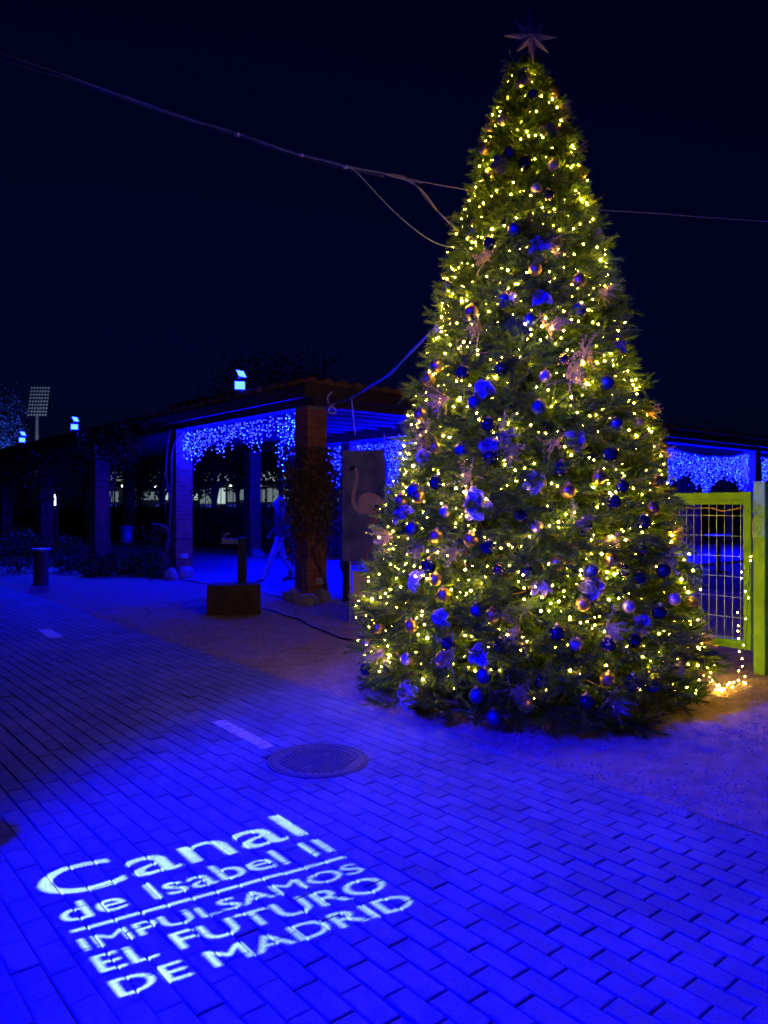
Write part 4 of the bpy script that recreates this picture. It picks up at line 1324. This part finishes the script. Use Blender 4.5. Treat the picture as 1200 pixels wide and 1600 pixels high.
# ------------------------------------------------------------------ people
def person(loc, heading, label, top, legs, hair, seed, stride=0.3, bag=None):
    t = thing('person', label, 'person', loc, heading, 'people walking under the pergola')
    # local: walks towards -y ... x is the side
    J = {'pel': (0, 0, 0.93, .135, .10), 'spi': (0, 0.01, 1.12, .125, .09), 'che': (0, 0.0, 1.32, .155, .105), 'nec': (0, -0.015, 1.47, .055, .055),
         'hd0': (0, -0.03, 1.55, .07, .085), 'hd1': (0, -0.03, 1.64, .078, .092), 'hd2': (0, -0.02, 1.71, .05, .06),
         'shL': (.17, 0, 1.40, .06, .06), 'elL': (.22, .08, 1.14, .045, .045), 'wrL': (.21, -.03, .93, .033, .033), 'haL': (.205, -.06, .85, .028, .04),
         'shR': (-.17, 0, 1.40, .06, .06), 'elR': (-.22, .0, 1.14, .045, .045), 'wrR': (-.21, -.16, .97, .033, .033), 'haR': (-.205, -.20, .90, .028, .04),
         'hiL': (.09, 0, .88, .095, .10), 'knL': (.10, -stride * .55, .50, .065, .065), 'anL': (.10, -stride * .95, .10, .045, .045), 'toL': (.11, -stride * .95 - .16, .035, .035, .03),
         'hiR': (-.09, 0, .88, .095, .10), 'knR': (-.10, stride * .35, .49, .065, .065), 'anR': (-.10, stride * 1.1, .13, .045, .045), 'toR': (-.11, stride * 1.1 - .14, .04, .035, .03)}
    E_ = [('pel', 'spi'), ('spi', 'che'), ('che', 'nec'), ('nec', 'hd0'), ('hd0', 'hd1'), ('hd1', 'hd2'), ('che', 'shL'), ('shL', 'elL'), ('elL', 'wrL'), ('wrL', 'haL'),
          ('che', 'shR'), ('shR', 'elR'), ('elR', 'wrR'), ('wrR', 'haR'), ('pel', 'hiL'), ('hiL', 'knL'), ('knL', 'anL'), ('anL', 'toL'), ('pel', 'hiR'), ('hiR', 'knR'), ('knR', 'anR'), ('anR', 'toR')]
    ks = list(J)
    me = bpy.data.meshes.new('body')
    me.from_pydata([J[k][:3] for k in ks], [(ks.index(a), ks.index(c)) for a, c in E_], [])
    o = obj('body', me)
    md = o.modifiers.new('skin', 'SKIN')
    if not me.skin_vertices:
        bpy.context.view_layer.objects.active = o
        bpy.ops.mesh.customdata_skin_add()
    for i, k in enumerate(ks):
        me.skin_vertices[0].data[i].radius = J[k][3:5]
    me.skin_vertices[0].data[0].use_root = True
    o.modifiers.new('sub', 'SUBSURF').levels = 2
    o.modifiers['sub'].render_levels = 2
    dg = bpy.context.evaluated_depsgraph_get(); dg.update()
    m2 = bpy.data.meshes.new_from_object(o.evaluated_get(dg)); m2.name = 'body'
    bpy.data.objects.remove(o)
    m2.materials.clear()
    for q in ('skin', top, legs, 'shoe'): m2.materials.append(MATS[q])
    for f in m2.polygons:
        c = f.center
        hand = (c.z < 0.95 and abs(c.x) > 0.17 and c.z > 0.7)
        f.material_index = 0 if (c.z > 1.47 or hand) else 1 if (c.z > 0.93 or abs(c.x) > 0.185 and c.z > 0.7) else 3 if c.z < 0.09 else 2
        f.use_smooth = True
    obj('body', m2, t)
    h = MB()
    h.lathe([(0.02, -0.34), (0.085, -0.30), (0.105, -0.15), (0.11, 0.0), (0.10, 0.07), (0.06, 0.12), (0.01, 0.135)], 16, (0, 0.025, 1.625))
    for i, v in enumerate(h.v):
        s_ = 1 + 0.08 * noise.noise(Vector(v) * 22)
        y = (v[1] - 0.025) * s_ + 0.025
        if v[2] < 1.63 and y < -0.03: y = -0.03 + (y + 0.03) * 0.15
        h.v[i] = (v[0] * s_, y, v[2])
    h.build('hair', hair, t, True)
    f_ = MB(); f_.lathe([(0.004, -0.02), (0.016, -0.012), (0.013, 0.01), (0.004, 0.03)], 8, (0, -0.118, 1.60)); f_.build('nose', 'skin', t, True)
    for x in (-0.032, 0.032):
        f_ = MB(); f_.octa((x, -0.108, 1.635), 0.011); f_.build('eye', 'print_black', t)
    f_ = MB(); f_.box(-0.024, 0.024, -0.112, -0.1, 1.557, 1.566); f_.build('mouth', 'print_leg', t)
    if bag:
        g2 = MB(); g2.bbox(-0.28, -0.16, -0.1, 0.14, 0.92, 1.16, 0.03); g2.tube([(-0.22, 0.1, 1.15), (-0.17, 0.0, 1.44), (-0.22, -0.06, 1.15)], 0.012, 5)
        o = g2.build('shoulder_bag', bag, t)
    return t
p = gp(436, 912); person((p.x, p.y, 0.022), -YAW - 1.25, 'walker with long fair hair, dark top and pale trousers left of the corner pillar', 'jacket_dark', 'trousers_pale', 'hair_fair', 1, 0.34)
p = gp(462, 909); person((p.x, p.y, 0.022), -YAW - 1.0, 'walker in dark clothes with a tan bag half hidden by the corner pillar', 'jacket_dark', 'trousers_dark', 'hair_dark', 2, 0.2, 'bag')

# ------------------------------------------------------------------ plants
def leaf_cloud(n, centre_fn, size, seed, droop=0.3):
    r_ = np.random.default_rng(seed)
    C = centre_fn(r_, n)
    n = len(C)
    d = r_.normal(0, 1, (n, 3)); d[:, 2] -= droop; d /= np.linalg.norm(d, axis=1, keepdims=True)
    u = np.cross(d, r_.normal(0, 1, (n, 3))); u /= np.linalg.norm(u, axis=1, keepdims=True)
    w = np.cross(d, u)
    L = (size * r_.uniform(0.6, 1.3, n))[:, None]
    P = np.stack([C, C + d * L * 0.5 + u * L * 0.28 + w * L * .06, C + d * L, C + d * L * 0.5 - u * L * 0.28 + w * L * .06], 1)
    F_ = np.arange(n * 4).reshape(-1, 4)
    return P.reshape(-1, 3), F_
def plant(name, label, cat, loc, parts, group=None):
    t = thing(name, label, cat, loc, 0, group)
    for nm, me, kd in parts:
        o = obj(nm, me, t)
        if kd: o['kind'] = kd
    return t
def stems(pathlist, rads, m1='bark'):
    b_ = MB()
    for pth, r in zip(pathlist, rads):
        sp_ = smooth_path(pth, 6)
        b_.tube(sp_, [r * (1 - 0.55 * i / len(sp_)) for i in range(len(sp_))], 7)
    return b_.mesh('stem', m1, True)
# vine on the corner pillar
def c_corner(r_, n):
    z = np.clip(r_.normal(1.78, 0.42, n), 0.7, 2.55)
    th = r_.uniform(0, 2 * PI, n); rr_ = 0.24 + 0.17 * np.abs(r_.normal(0, 0.7, n))
    return np.stack([rr_ * np.cos(th), rr_ * np.sin(th), z], 1)
Vv, Ff = leaf_cloud(5200, c_corner, 0.085, 5)
plant('climbing_vine', 'bushy dry vine wrapped round the middle of the corner pillar', 'vine', (PX, PY, 0), [
    ('foliage', np_mesh('foliage', Vv, Ff, 'leaf_dry'), 'stuff'),
    ('stem', stems([[(0.12, -0.36, 0), (0.1, -0.26, 0.4), (-0.1, -0.25, 0.8), (0.16, -0.25, 1.15), (0.0, -0.26, 1.6)], [(-0.27, -0.2, 0), (-0.26, -0.1, 0.5), (-0.25, 0.1, 1.0), (-0.26, 0.0, 1.7)],
                    [(0.55, -0.25, 0.0), (0.6, -0.2, 0.35), (0.5, -0.2, 0.55), (0.62, -0.1, 0.8), (0.58, -0.1, 1.2), (0.3, -0.1, 1.6)]], [0.03, 0.025, 0.03]), None)], 'vines on the pergola')
# vine on the second pillar
def c_second(r_, n):
    z = r_.uniform(0.1, 1.0, n) ** 2 * 1.2
    return np.stack([r_.normal(-0.45, 0.2, n), r_.normal(0.1, 0.25, n), z], 1)
Vv, Ff = leaf_cloud(900, c_second, 0.07, 8)
plant('climbing_vine', 'twisted bare vine trunk climbing the left of the blue lit pillar', 'vine', (PX, PY + 5.2, 0), [
    ('foliage', np_mesh('foliage', Vv, Ff, 'leaf'), 'stuff'),
    ('stem', stems([[(-0.42, 0.0, 0), (-0.36, 0.02, 0.5), (-0.28, 0, 0.85), (-0.34, 0.0, 1.1), (-0.62, 0.1, 1.2)], [(-0.3, 0, 0.85), (-0.27, -0.05, 1.4), (-0.26, -0.1, 2.1), (-0.25, -0.12, 2.8), (-0.1, -0.23, 3.2), (0.2, -0.22, 3.25)],
                    [(-0.30, -0.1, 1.8), (-0.38, -0.1, 2.3), (-0.36, -0.1, 2.8), (-0.28, -0.1, 3.3)], [(-0.27, 0.1, 1.2), (-0.33, 0.1, 1.9), (-0.27, 0.1, 3.2)]], [0.075, 0.03, 0.018, 0.02]), None)], 'vines on the pergola')
# foliage hanging off the far bays
def hang(y0, y1, zlo, seed):
    def fn(r_, n):
        y = r_.uniform(y0, y1, n)
        prof_ = 0.5 + 0.5 * np.sin(y * 2.7 + seed) * np.sin(y * 1.1)
        z = 3.6 - (3.6 - zlo) * r_.beta(1.2, 2.2, n) * (0.45 + 0.75 * prof_)
        return np.stack([r_.normal(-0.32, 0.14, n), y, z], 1)
    return fn
for i, (y0, y1, zl, lab) in enumerate([(7.0, 10.2, 2.5, 'dark leafy vine hanging off the eave left of the second pillar'), (10.4, 15.6, 1.3, 'dark leafy vine hanging over the third bay of the pergola'),
                                       (15.6, 21.0, 0.9, 'dark leafy vine hanging over the fourth bay of the pergola'), (21.0, 32.5, 0.9, 'dark leafy vine over the farthest bays at the left edge')]):
    Vv, Ff = leaf_cloud(4200, hang(y0, y1, zl, i), 0.10, 20 + i)
    plant('hanging_vine', lab, 'vine', (PX, PY, 0), [('foliage', np_mesh('foliage', Vv, Ff, 'leaf'), 'stuff'),
          ('stem', stems([[(-0.3, (y0 + y1) / 2, 0), (-0.35, (y0 + y1) / 2 + 0.2, 1.2), (-0.3, (y0 + y1) / 2 - 0.1, 2.4), (-0.25, (y0 + y1) / 2, 3.5)], [(-0.28, y0, 3.5), (-0.32, (y0 + y1) / 2, 3.42), (-0.28, y1, 3.5)]], [0.03, 0.02]), None)], 'vines on the pergola')
def shrub(px, py, w, h, label, seed, m1='leaf', n=1300):
    p = gp(px, py)
    def fn(r_, n):
        a = r_.normal(0, 1, (n, 3)); a /= np.linalg.norm(a, axis=1, keepdims=True)
        rr_ = r_.uniform(0.35, 1, n)[:, None] ** 0.6
        c = a * rr_ * np.array([[w, w, h * 0.55]]); c[:, 2] = np.abs(c[:, 2] + h * 0.45)
        return c
    Vv, Ff = leaf_cloud(n, fn, 0.075, seed, 0)
    rr = random.Random(seed)
    plant('shrub', label, 'shrub', (p.x, p.y, 0), [('foliage', np_mesh('foliage', Vv, Ff, m1), 'stuff'),
          ('stem', stems([[(0, 0, 0), (rr.uniform(-.3, .3) * w, rr.uniform(-.3, .3) * w, h * 0.4), (rr.uniform(-.6, .6) * w, rr.uniform(-.6, .6) * w, h * 0.85)] for _ in range(5)], [0.014] * 5), None)], 'shrubs along the pergola')
for i, (px, py, w, h, lab) in enumerate([(150, 900, 0.45, 0.5, 'low dark shrub right of the squat bollard'), (190, 898, 0.5, 0.6, 'low dark shrub in the middle of the bed by the pergola'),
                                        (232, 899, 0.45, 0.55, 'low dark shrub just left of the twisted vine trunk'), (105, 893, 0.5, 0.9, 'taller dark shrub behind the squat bollard'),
                                        (30, 893, 0.6, 1.1, 'dark shrub at the far left edge of the picture')]):
    shrub(px, py, w, h, lab, 40 + i)
# hedge behind the pergola
hx = 13.4
def c_hedge(r_, n):
    y = r_.uniform(0.0, 36, n); f_ = r_.integers(0, 2, n)
    z = np.where(f_ == 0, r_.uniform(0.0, 1.36, n), 1.36 + r_.normal(0, 0.07, n) + 0.12 * np.sin(y * 2.2))
    x = np.where(f_ == 0, r_.normal(-0.42, 0.07, n), r_.uniform(-0.45, 0.45, n))
    return np.stack([x, y, z], 1)
Vv, Ff = leaf_cloud(26000, c_hedge, 0.13, 61, 0)
hed = plant('hedge', 'long dark clipped hedge behind the pergola', 'hedge', (hx, 13.0, 0), [('foliage', np_mesh('foliage', Vv, Ff, 'leaf'), 'stuff')])
b_ = MB(); b_.box(-0.38, 0.38, 0.05, 35.9, 0, 1.28); b_.build('twig_core', 'bark', hed)

def tree_(name, label, loc, h, cr_, seed, m1='leaf', n=5200, ls=0.2, group='trees behind the pergola', trunk=0.16):
    r2 = random.Random(seed)
    limbs = []; tips = []
    th0 = h * 0.38
    limbs.append([(0, 0, 0), (0.05, 0.04, th0 * 0.5), (r2.uniform(-.15, .15), r2.uniform(-.15, .15), th0), (r2.uniform(-.3, .3), r2.uniform(-.3, .3), h * 0.8)])
    rads_ = [trunk]
    for k in range(9):
        a = k * 2.4 + r2.uniform(-.4, .4); z0 = th0 * r2.uniform(0.75, 1.5)
        e = Vector((math.cos(a) * cr_ * r2.uniform(.55, .95), math.sin(a) * cr_ * r2.uniform(.55, .95), h * r2.uniform(0.55, 0.95)))
        limbs.append([(0, 0, z0), (e.x * 0.4, e.y * 0.4, z0 + (e.z - z0) * 0.55), tuple(e)])
        rads_.append(trunk * 0.4); tips.append(e)
    tips += [Vector((0, 0, h * 0.9)), Vector((0.2, -0.1, h * 0.75))]
    def fn(r_, n):
        k = r_.integers(0, len(tips), n)
        T = np.array([tuple(q) for q in tips])[k]
        return T + r_.normal(0, 1, (n, 3)) * np.array([[cr_ * 0.26, cr_ * 0.26, h * 0.085]])
    Vv, Ff = leaf_cloud(n, fn, ls, seed, 0.2)
    return plant(name, label, 'tree', loc, [('crown', np_mesh('crown', Vv, Ff, m1), 'stuff'), ('trunk', stems(limbs, rads_), None)], group)
TB_ = [(255, 33, 5.2, 1.7, 'round dark tree seen through the far left bay'), (335, 34, 4.6, 1.3, 'slim dark tree behind the icicle lights, left of the inner pillar'),
       (440, 36, 8.5, 3.0, 'big dark tree rising above the roof left of the corner pillar'), (372, 44, 6.0, 2.0, 'dark tree behind the inner pillar'),
       (480, 38, 5.0, 1.8, 'dark tree directly behind the corner pillar'), (525, 36, 5.4, 1.8, 'dark tree between corner pillar and flamingo board'),
       (215, 50, 5.5, 1.8, 'dark tree against the lit pavilion at the left')]
for i, (px, Y, h, c_, lab) in enumerate(TB_):
    q = at(px, 790, Y); tree_('tree', lab, (q.x, q.y, 0), h, c_, 80 + i)
q = at(-24, 790, 46); tb2 = tree_('tree', 'blue lit tree cut by the left edge of the picture', (q.x, q.y, 0), 7.9, 1.9, 99, n=9000, ls=0.13, m1='leaf_pale')
q = at(1070, 790, 30); tree_('tree', 'dark tree seen through the green gate', (q.x, q.y, 0), 4.0, 1.4, 97)
q = at(1140, 790, 34); tree_('tree', 'dark tree behind the gate mesh near the post', (q.x, q.y, 0), 4.2, 1.4, 96)

# uplight for the blue tree at the left edge
q = at(-14, 790, 43)
ul = thing('uplighter', 'blue uplighter under the tree at the left edge', 'uplighter', (q.x, q.y, 0))
b_ = MB(); b_.lathe([(0.12, 0), (0.12, 0.1), (0.09, 0.16)], 12); b_.build('housing', 'dark_metal', ul)
ld = bpy.data.lights.new('uplight_beam', 'SPOT'); ld.energy = 26000; ld.color = (0.02, 0.06, 1); ld.spot_size = 1.1; ld.spot_blend = 0.6; ld.shadow_soft_size = 0.05
lo = obj('uplight_beam', ld, ul, (0, 0, 0.25)); qq = at(-24, 790, 46); qq.z = 6
lo.rotation_euler = (qq - Vector((q.x, q.y, 0.25))).to_track_quat('-Z', 'Y').to_euler()

# ------------------------------------------------------------------ far background
q = at(62, 790, 110)
ms = thing('stadium_light_mast', 'tall unlit stadium light mast far off at the left', 'light mast', (q.x, q.y, 0), -YAW)
hz = lambda py: 1.6 + (790 - py) / FPX * 110
b_ = MB(); b_.tube([(-0.35, 0, 0), (-0.35, 0, hz(650))], [0.42, 0.24], 10); b_.build('pole', 'galv', ms)
W2, z0, z1 = 1.25, hz(648), hz(606)
for k in range(9):
    z = z0 + (z1 - z0) * k / 8; o_ = (k / 8 - 0.5) * 0.5
    b_ = MB(); b_.tube([(-W2 + o_, 0, z), (W2 + o_, 0, z)], 0.045, 5); b_.build('cross_bar', 'galv', ms)
    for j in range(7):
        x = -W2 + o_ + 2 * W2 * j / 6
        b_ = MB(); b_.tube([(x, -0.05, z + 0.02), (x, -0.32, z - 0.06)], [0.09, 0.17], 7); b_.build('lamp_head', 'galv', ms)
for x in (-W2, -0.1, 0.1, W2):
    b_ = MB(); b_.tube([(x - 0.25, 0.06, z0), (x + 0.25, 0.06, z1)], 0.05, 5); b_.build('riser', 'galv', ms)

ld = bpy.data.lights.new('added_mast_fill', 'SPOT'); ld.energy = 9000; ld.color = (0.42, 0.55, 1.0); ld.spot_size = 0.9; ld.spot_blend = 0.5; ld.shadow_soft_size = 0.2  # added fill lamp, aimed up so the mast shows against the sky
lo = obj('added_mast_fill', ld, ms, (0.5, -14, 0.4)); lo.rotation_euler = Vector((-0.5, 14, 15)).to_track_quat('-Z', 'Y').to_euler()
b_ = MB(); b_.lathe([(0.3, 0), (0.3, 0.2), (0.2, 0.3)], 12, (0.5, -14, 0)); b_.build('added_fill_housing', 'dark_metal', ms)  # housing made up to go round the added fill lamp

# lit pavilion beyond the hedge
DY = 78.0
q = at(300, 790, DY)
pv = thing('pavilion', 'low pavilion with lit windows far beyond the hedge', 'building', (q.x, q.y, 0), -YAW)
def vx(px): return (px - 300) / FPX * DY
def vz(py): return 1.6 + (790 - py) / FPX * DY
b_ = MB(); b_.box(vx(130), vx(640), 0, 8, 0, vz(757)); b_.build('wall', 'far_wall', pv)
b_ = MB(); b_.box(vx(125), vx(645), -1.2, 8.4, vz(757) + 0.004, vz(752)); b_.build('roof', 'far_roof', pv)
b_ = MB(); b_.box(vx(130), vx(640), 2.0, 8, vz(752) + 0.004, vz(736)); b_.build('upper_wall', 'far_wall', pv)
rw = random.Random(5)
x = 168
k = 0
while x < 620:
    w = rw.choice((9, 13, 17, 22))
    y0 = rw.choice((763, 765, 768)); y1 = rw.choice((781, 784, 787))
    b_ = MB(); b_.box(vx(x), vx(x + w), -0.06, -0.004, vz(y1), vz(y0)); o = b_.build('window', rw.choice(['lit_window', 'lit_window_dim', 'lit_window_dim']), pv)
    b_ = MB(); b_.box(vx(x + w / 2) - 0.04, vx(x + w / 2) + 0.04, -0.1, -0.062, vz(y1), vz(y0)); b_.build('mullion', 'far_roof', o)
    if k % 2 == 0:
        b_ = MB(); b_.box(vx(x), vx(x + w), -0.3, -0.2, vz(793), vz(789)); b_.build('lit_strip', 'lit_sign_blue', pv)
    if k % 3 == 1:
        b_ = MB(); b_.octa((vx(x + w / 2), -1.4, vz(760)), 0.16); b_.build('lamp', 'led_spot', pv)
    x += w + rw.choice((2, 4, 9)); k += 1
# wash of light on the pavilion's upper wall from lamps along its roof edge
for px in (180, 235, 345, 420):
    ld = bpy.data.lights.new('roof_edge_lamp', 'POINT'); ld.energy = 120; ld.color = (0.75, 1.0, 0.95); ld.shadow_soft_size = 0.1
    obj('roof_edge_lamp', ld, pv, (vx(px), 0.4, vz(746)))
for i, (px, py0, py1, Y, lab) in enumerate([(223, 795, 731, 60, 'tall pale lamp pole before the pavilion, right one'), (179, 795, 736, 64, 'tall pale lamp pole before the pavilion, left one')]):
    q = at(px, 790, Y)
    t = thing('lamp_pole', lab, 'lamp pole', (q.x, q.y, 0), 0, 'lamp poles before the pavilion')
    zt = 1.6 + (790 - py1) / FPX * Y
    b_ = MB(); b_.tube([(0, 0, 0), (0, 0, zt)], [0.09, 0.06], 8); b_.build('pole', 'galv', t)
    b_ = MB(); b_.bbox(-0.3, 0.3, -0.12, 0.12, zt, zt + 0.1, 0.02); h = b_.build('head', 'galv', t)
    b_ = MB(); b_.box(-0.22, 0.22, -0.09, 0.09, zt - 0.02, zt - 0.003); b_.build('lens', 'led_spot', t)
# slim lit tube post in the dark left bay
q = at(86, 790, 30)
t = thing('tube_light_post', 'slim post with a short white light tube in the dark left bay', 'light post', (q.x, q.y, 0))
b_ = MB(); b_.tube([(0, 0, 0), (0, 0, 1.6)], 0.03, 6); b_.build('post', 'dark_metal', t)
b_ = MB(); b_.tube([(0, 0, 1.605), (0, 0, 2.04)], 0.035, 8); b_.build('tube', 'tube_white', t)
# stand under the right hand roof, seen through the gate
q = gp(1122, 896)
t = thing('pedestal', 'blue lit pedestal table seen through the gate mesh', 'pedestal', (q.x, q.y, 0.02))
b_ = MB(); b_.lathe([(0.24, 0), (0.24, 0.03), (0.06, 0.06), (0.05, 0.8), (0.1, 0.86)], 14); b_.build('column', 'dark_metal', t, True)
b_ = MB(); b_.lathe([(0.3, 0.862), (0.3, 0.9)], 18); b_.build('top', 'galv', t)

# ================================================================== CABLES
def cable(name, label, pts, r, m1, parent=None, sides=5, nn=8):
    b_ = MB(); b_.tube(smooth_path(pts, nn), r, sides); o = b_.build(name, m1, parent, True)
    if parent is None: tag(o, label, 'cable', 'overhead cables to the tree')
    return o
YC = lambda px: 5.6 + 0.9 * px / 760.0
main = [(-60, 60), (10, 85), (110, 119), (200, 152), (300, 186), (370, 207), (450, 234), (540, 258), (600, 270), (660, 284), (720, 295), (765, 304)]
bun = thing('cable_bundle', 'bundle of cables sagging from the top left to the tree', 'cable', at(-60, 60, 5.6))
def bl(pts, dz, r, m1, wob):
    rr = random.Random(int(dz * 10) + int(r * 1e5))
    P_ = [at(px, py + dz + (rr.gauss(0, wob) if 0 < i < len(pts) - 1 else 0), YC(px)) - bun.location for i, (px, py) in enumerate(pts)]
    b_ = MB(); b_.tube(smooth_path(P_, 6), r, 5); b_.build('strand', m1, bun, True)
bl(main, 0, 0.0034, 'cable_steel', 0.2)
bl(main[:10], 2.5, 0.004, 'cable_blue', 1.6)
bl(main[:9], 4.5, 0.0036, 'cable_blue', 2.6)
bl(main[:9], 1.0, 0.0042, 'cable_lime', 1.0)
bl(main[2:9], 6.5, 0.004, 'cable_black', 3.0)
for px, py in ((370, 208), (470, 240), (540, 259)):
    q = at(px, py + 2, YC(px)) - bun.location
    b_ = MB(); b_.tube([q + Vector((0.01, -0.012, -0.004)), q - Vector((0.01, -0.012, -0.004))], 0.014, 8); b_.build('cable_tie', 'cable_white', bun)
cable('cable', 'lime green cable looping down from the bundle to the tree', [at(px, py, YC(px)) for px, py in [(540, 258), (560, 272), (600, 315), (640, 352), (680, 379), (722, 390)]], 0.005, 'cable_lime')
cable('cable', 'brown cable dropping from the bundle end to the tree', [at(px, py, YC(px)) for px, py in [(590, 270), (628, 275), (650, 290), (672, 318), (700, 345), (726, 368)]], 0.005, 'cable_brown')
cable('cable', 'second brown cable twisting beside the first into the tree', [at(px, py, YC(px) + 0.02) for px, py in [(600, 272), (640, 284), (664, 303), (684, 330), (706, 352), (728, 372)]], 0.004, 'cable_white')
cable('cable', 'thin taut wire leaving the tree towards the right edge', [at(px, py, 6.5 + (px - 930) * 0.003) for px, py in [(905, 322), (935, 328), (1020, 333), (1110, 340), (1260, 350)]], 0.0038, 'cable_steel')
lc = [(510, 634, 12.6), (545, 622, 11.8), (580, 604, 10.6), (610, 582, 9.3), (645, 548, 8.0), (690, 500, 6.6)]
cable('cable', 'bluish cable rising from the pergola corner to the tree', [at(*q) for q in lc], 0.010, 'cable_blue')
cable('cable', 'second bluish cable twisted with the one from the pergola corner', [at(q[0], q[1] + (3 if i % 2 else -3), q[2]) for i, q in enumerate(lc)], 0.008, 'cable_blue')
cable('cable', 'coil of cable tied at the pergola corner', [at(px, py, 12.55) for px, py in [(519, 612), (512, 620), (514, 630), (524, 640), (522, 646), (513, 643), (519, 632), (527, 628)]], 0.014, 'cable_white')
cable('cable', 'thin pale cord hanging straight down from the pergola roof', [at(549, 620, 12.7), at(551, 640, 12.7), at(553, 660, 12.7), at(555, 679, 12.7)], 0.012, 'cable_white')
def gcable(label, pts, r, m1='cable_black'):
    P_ = [gp(px, py, r + 0.004) for px, py in pts]
    return cable('cable', label, P_, r, m1)
o = gcable('black cable lying on the gravel in front of the corner pillar', [(395, 948), (430, 955), (448, 962), (470, 968), (486, 978), (508, 986), (530, 996), (552, 1000)], 0.012)
o['group'] = 'cables on the ground'
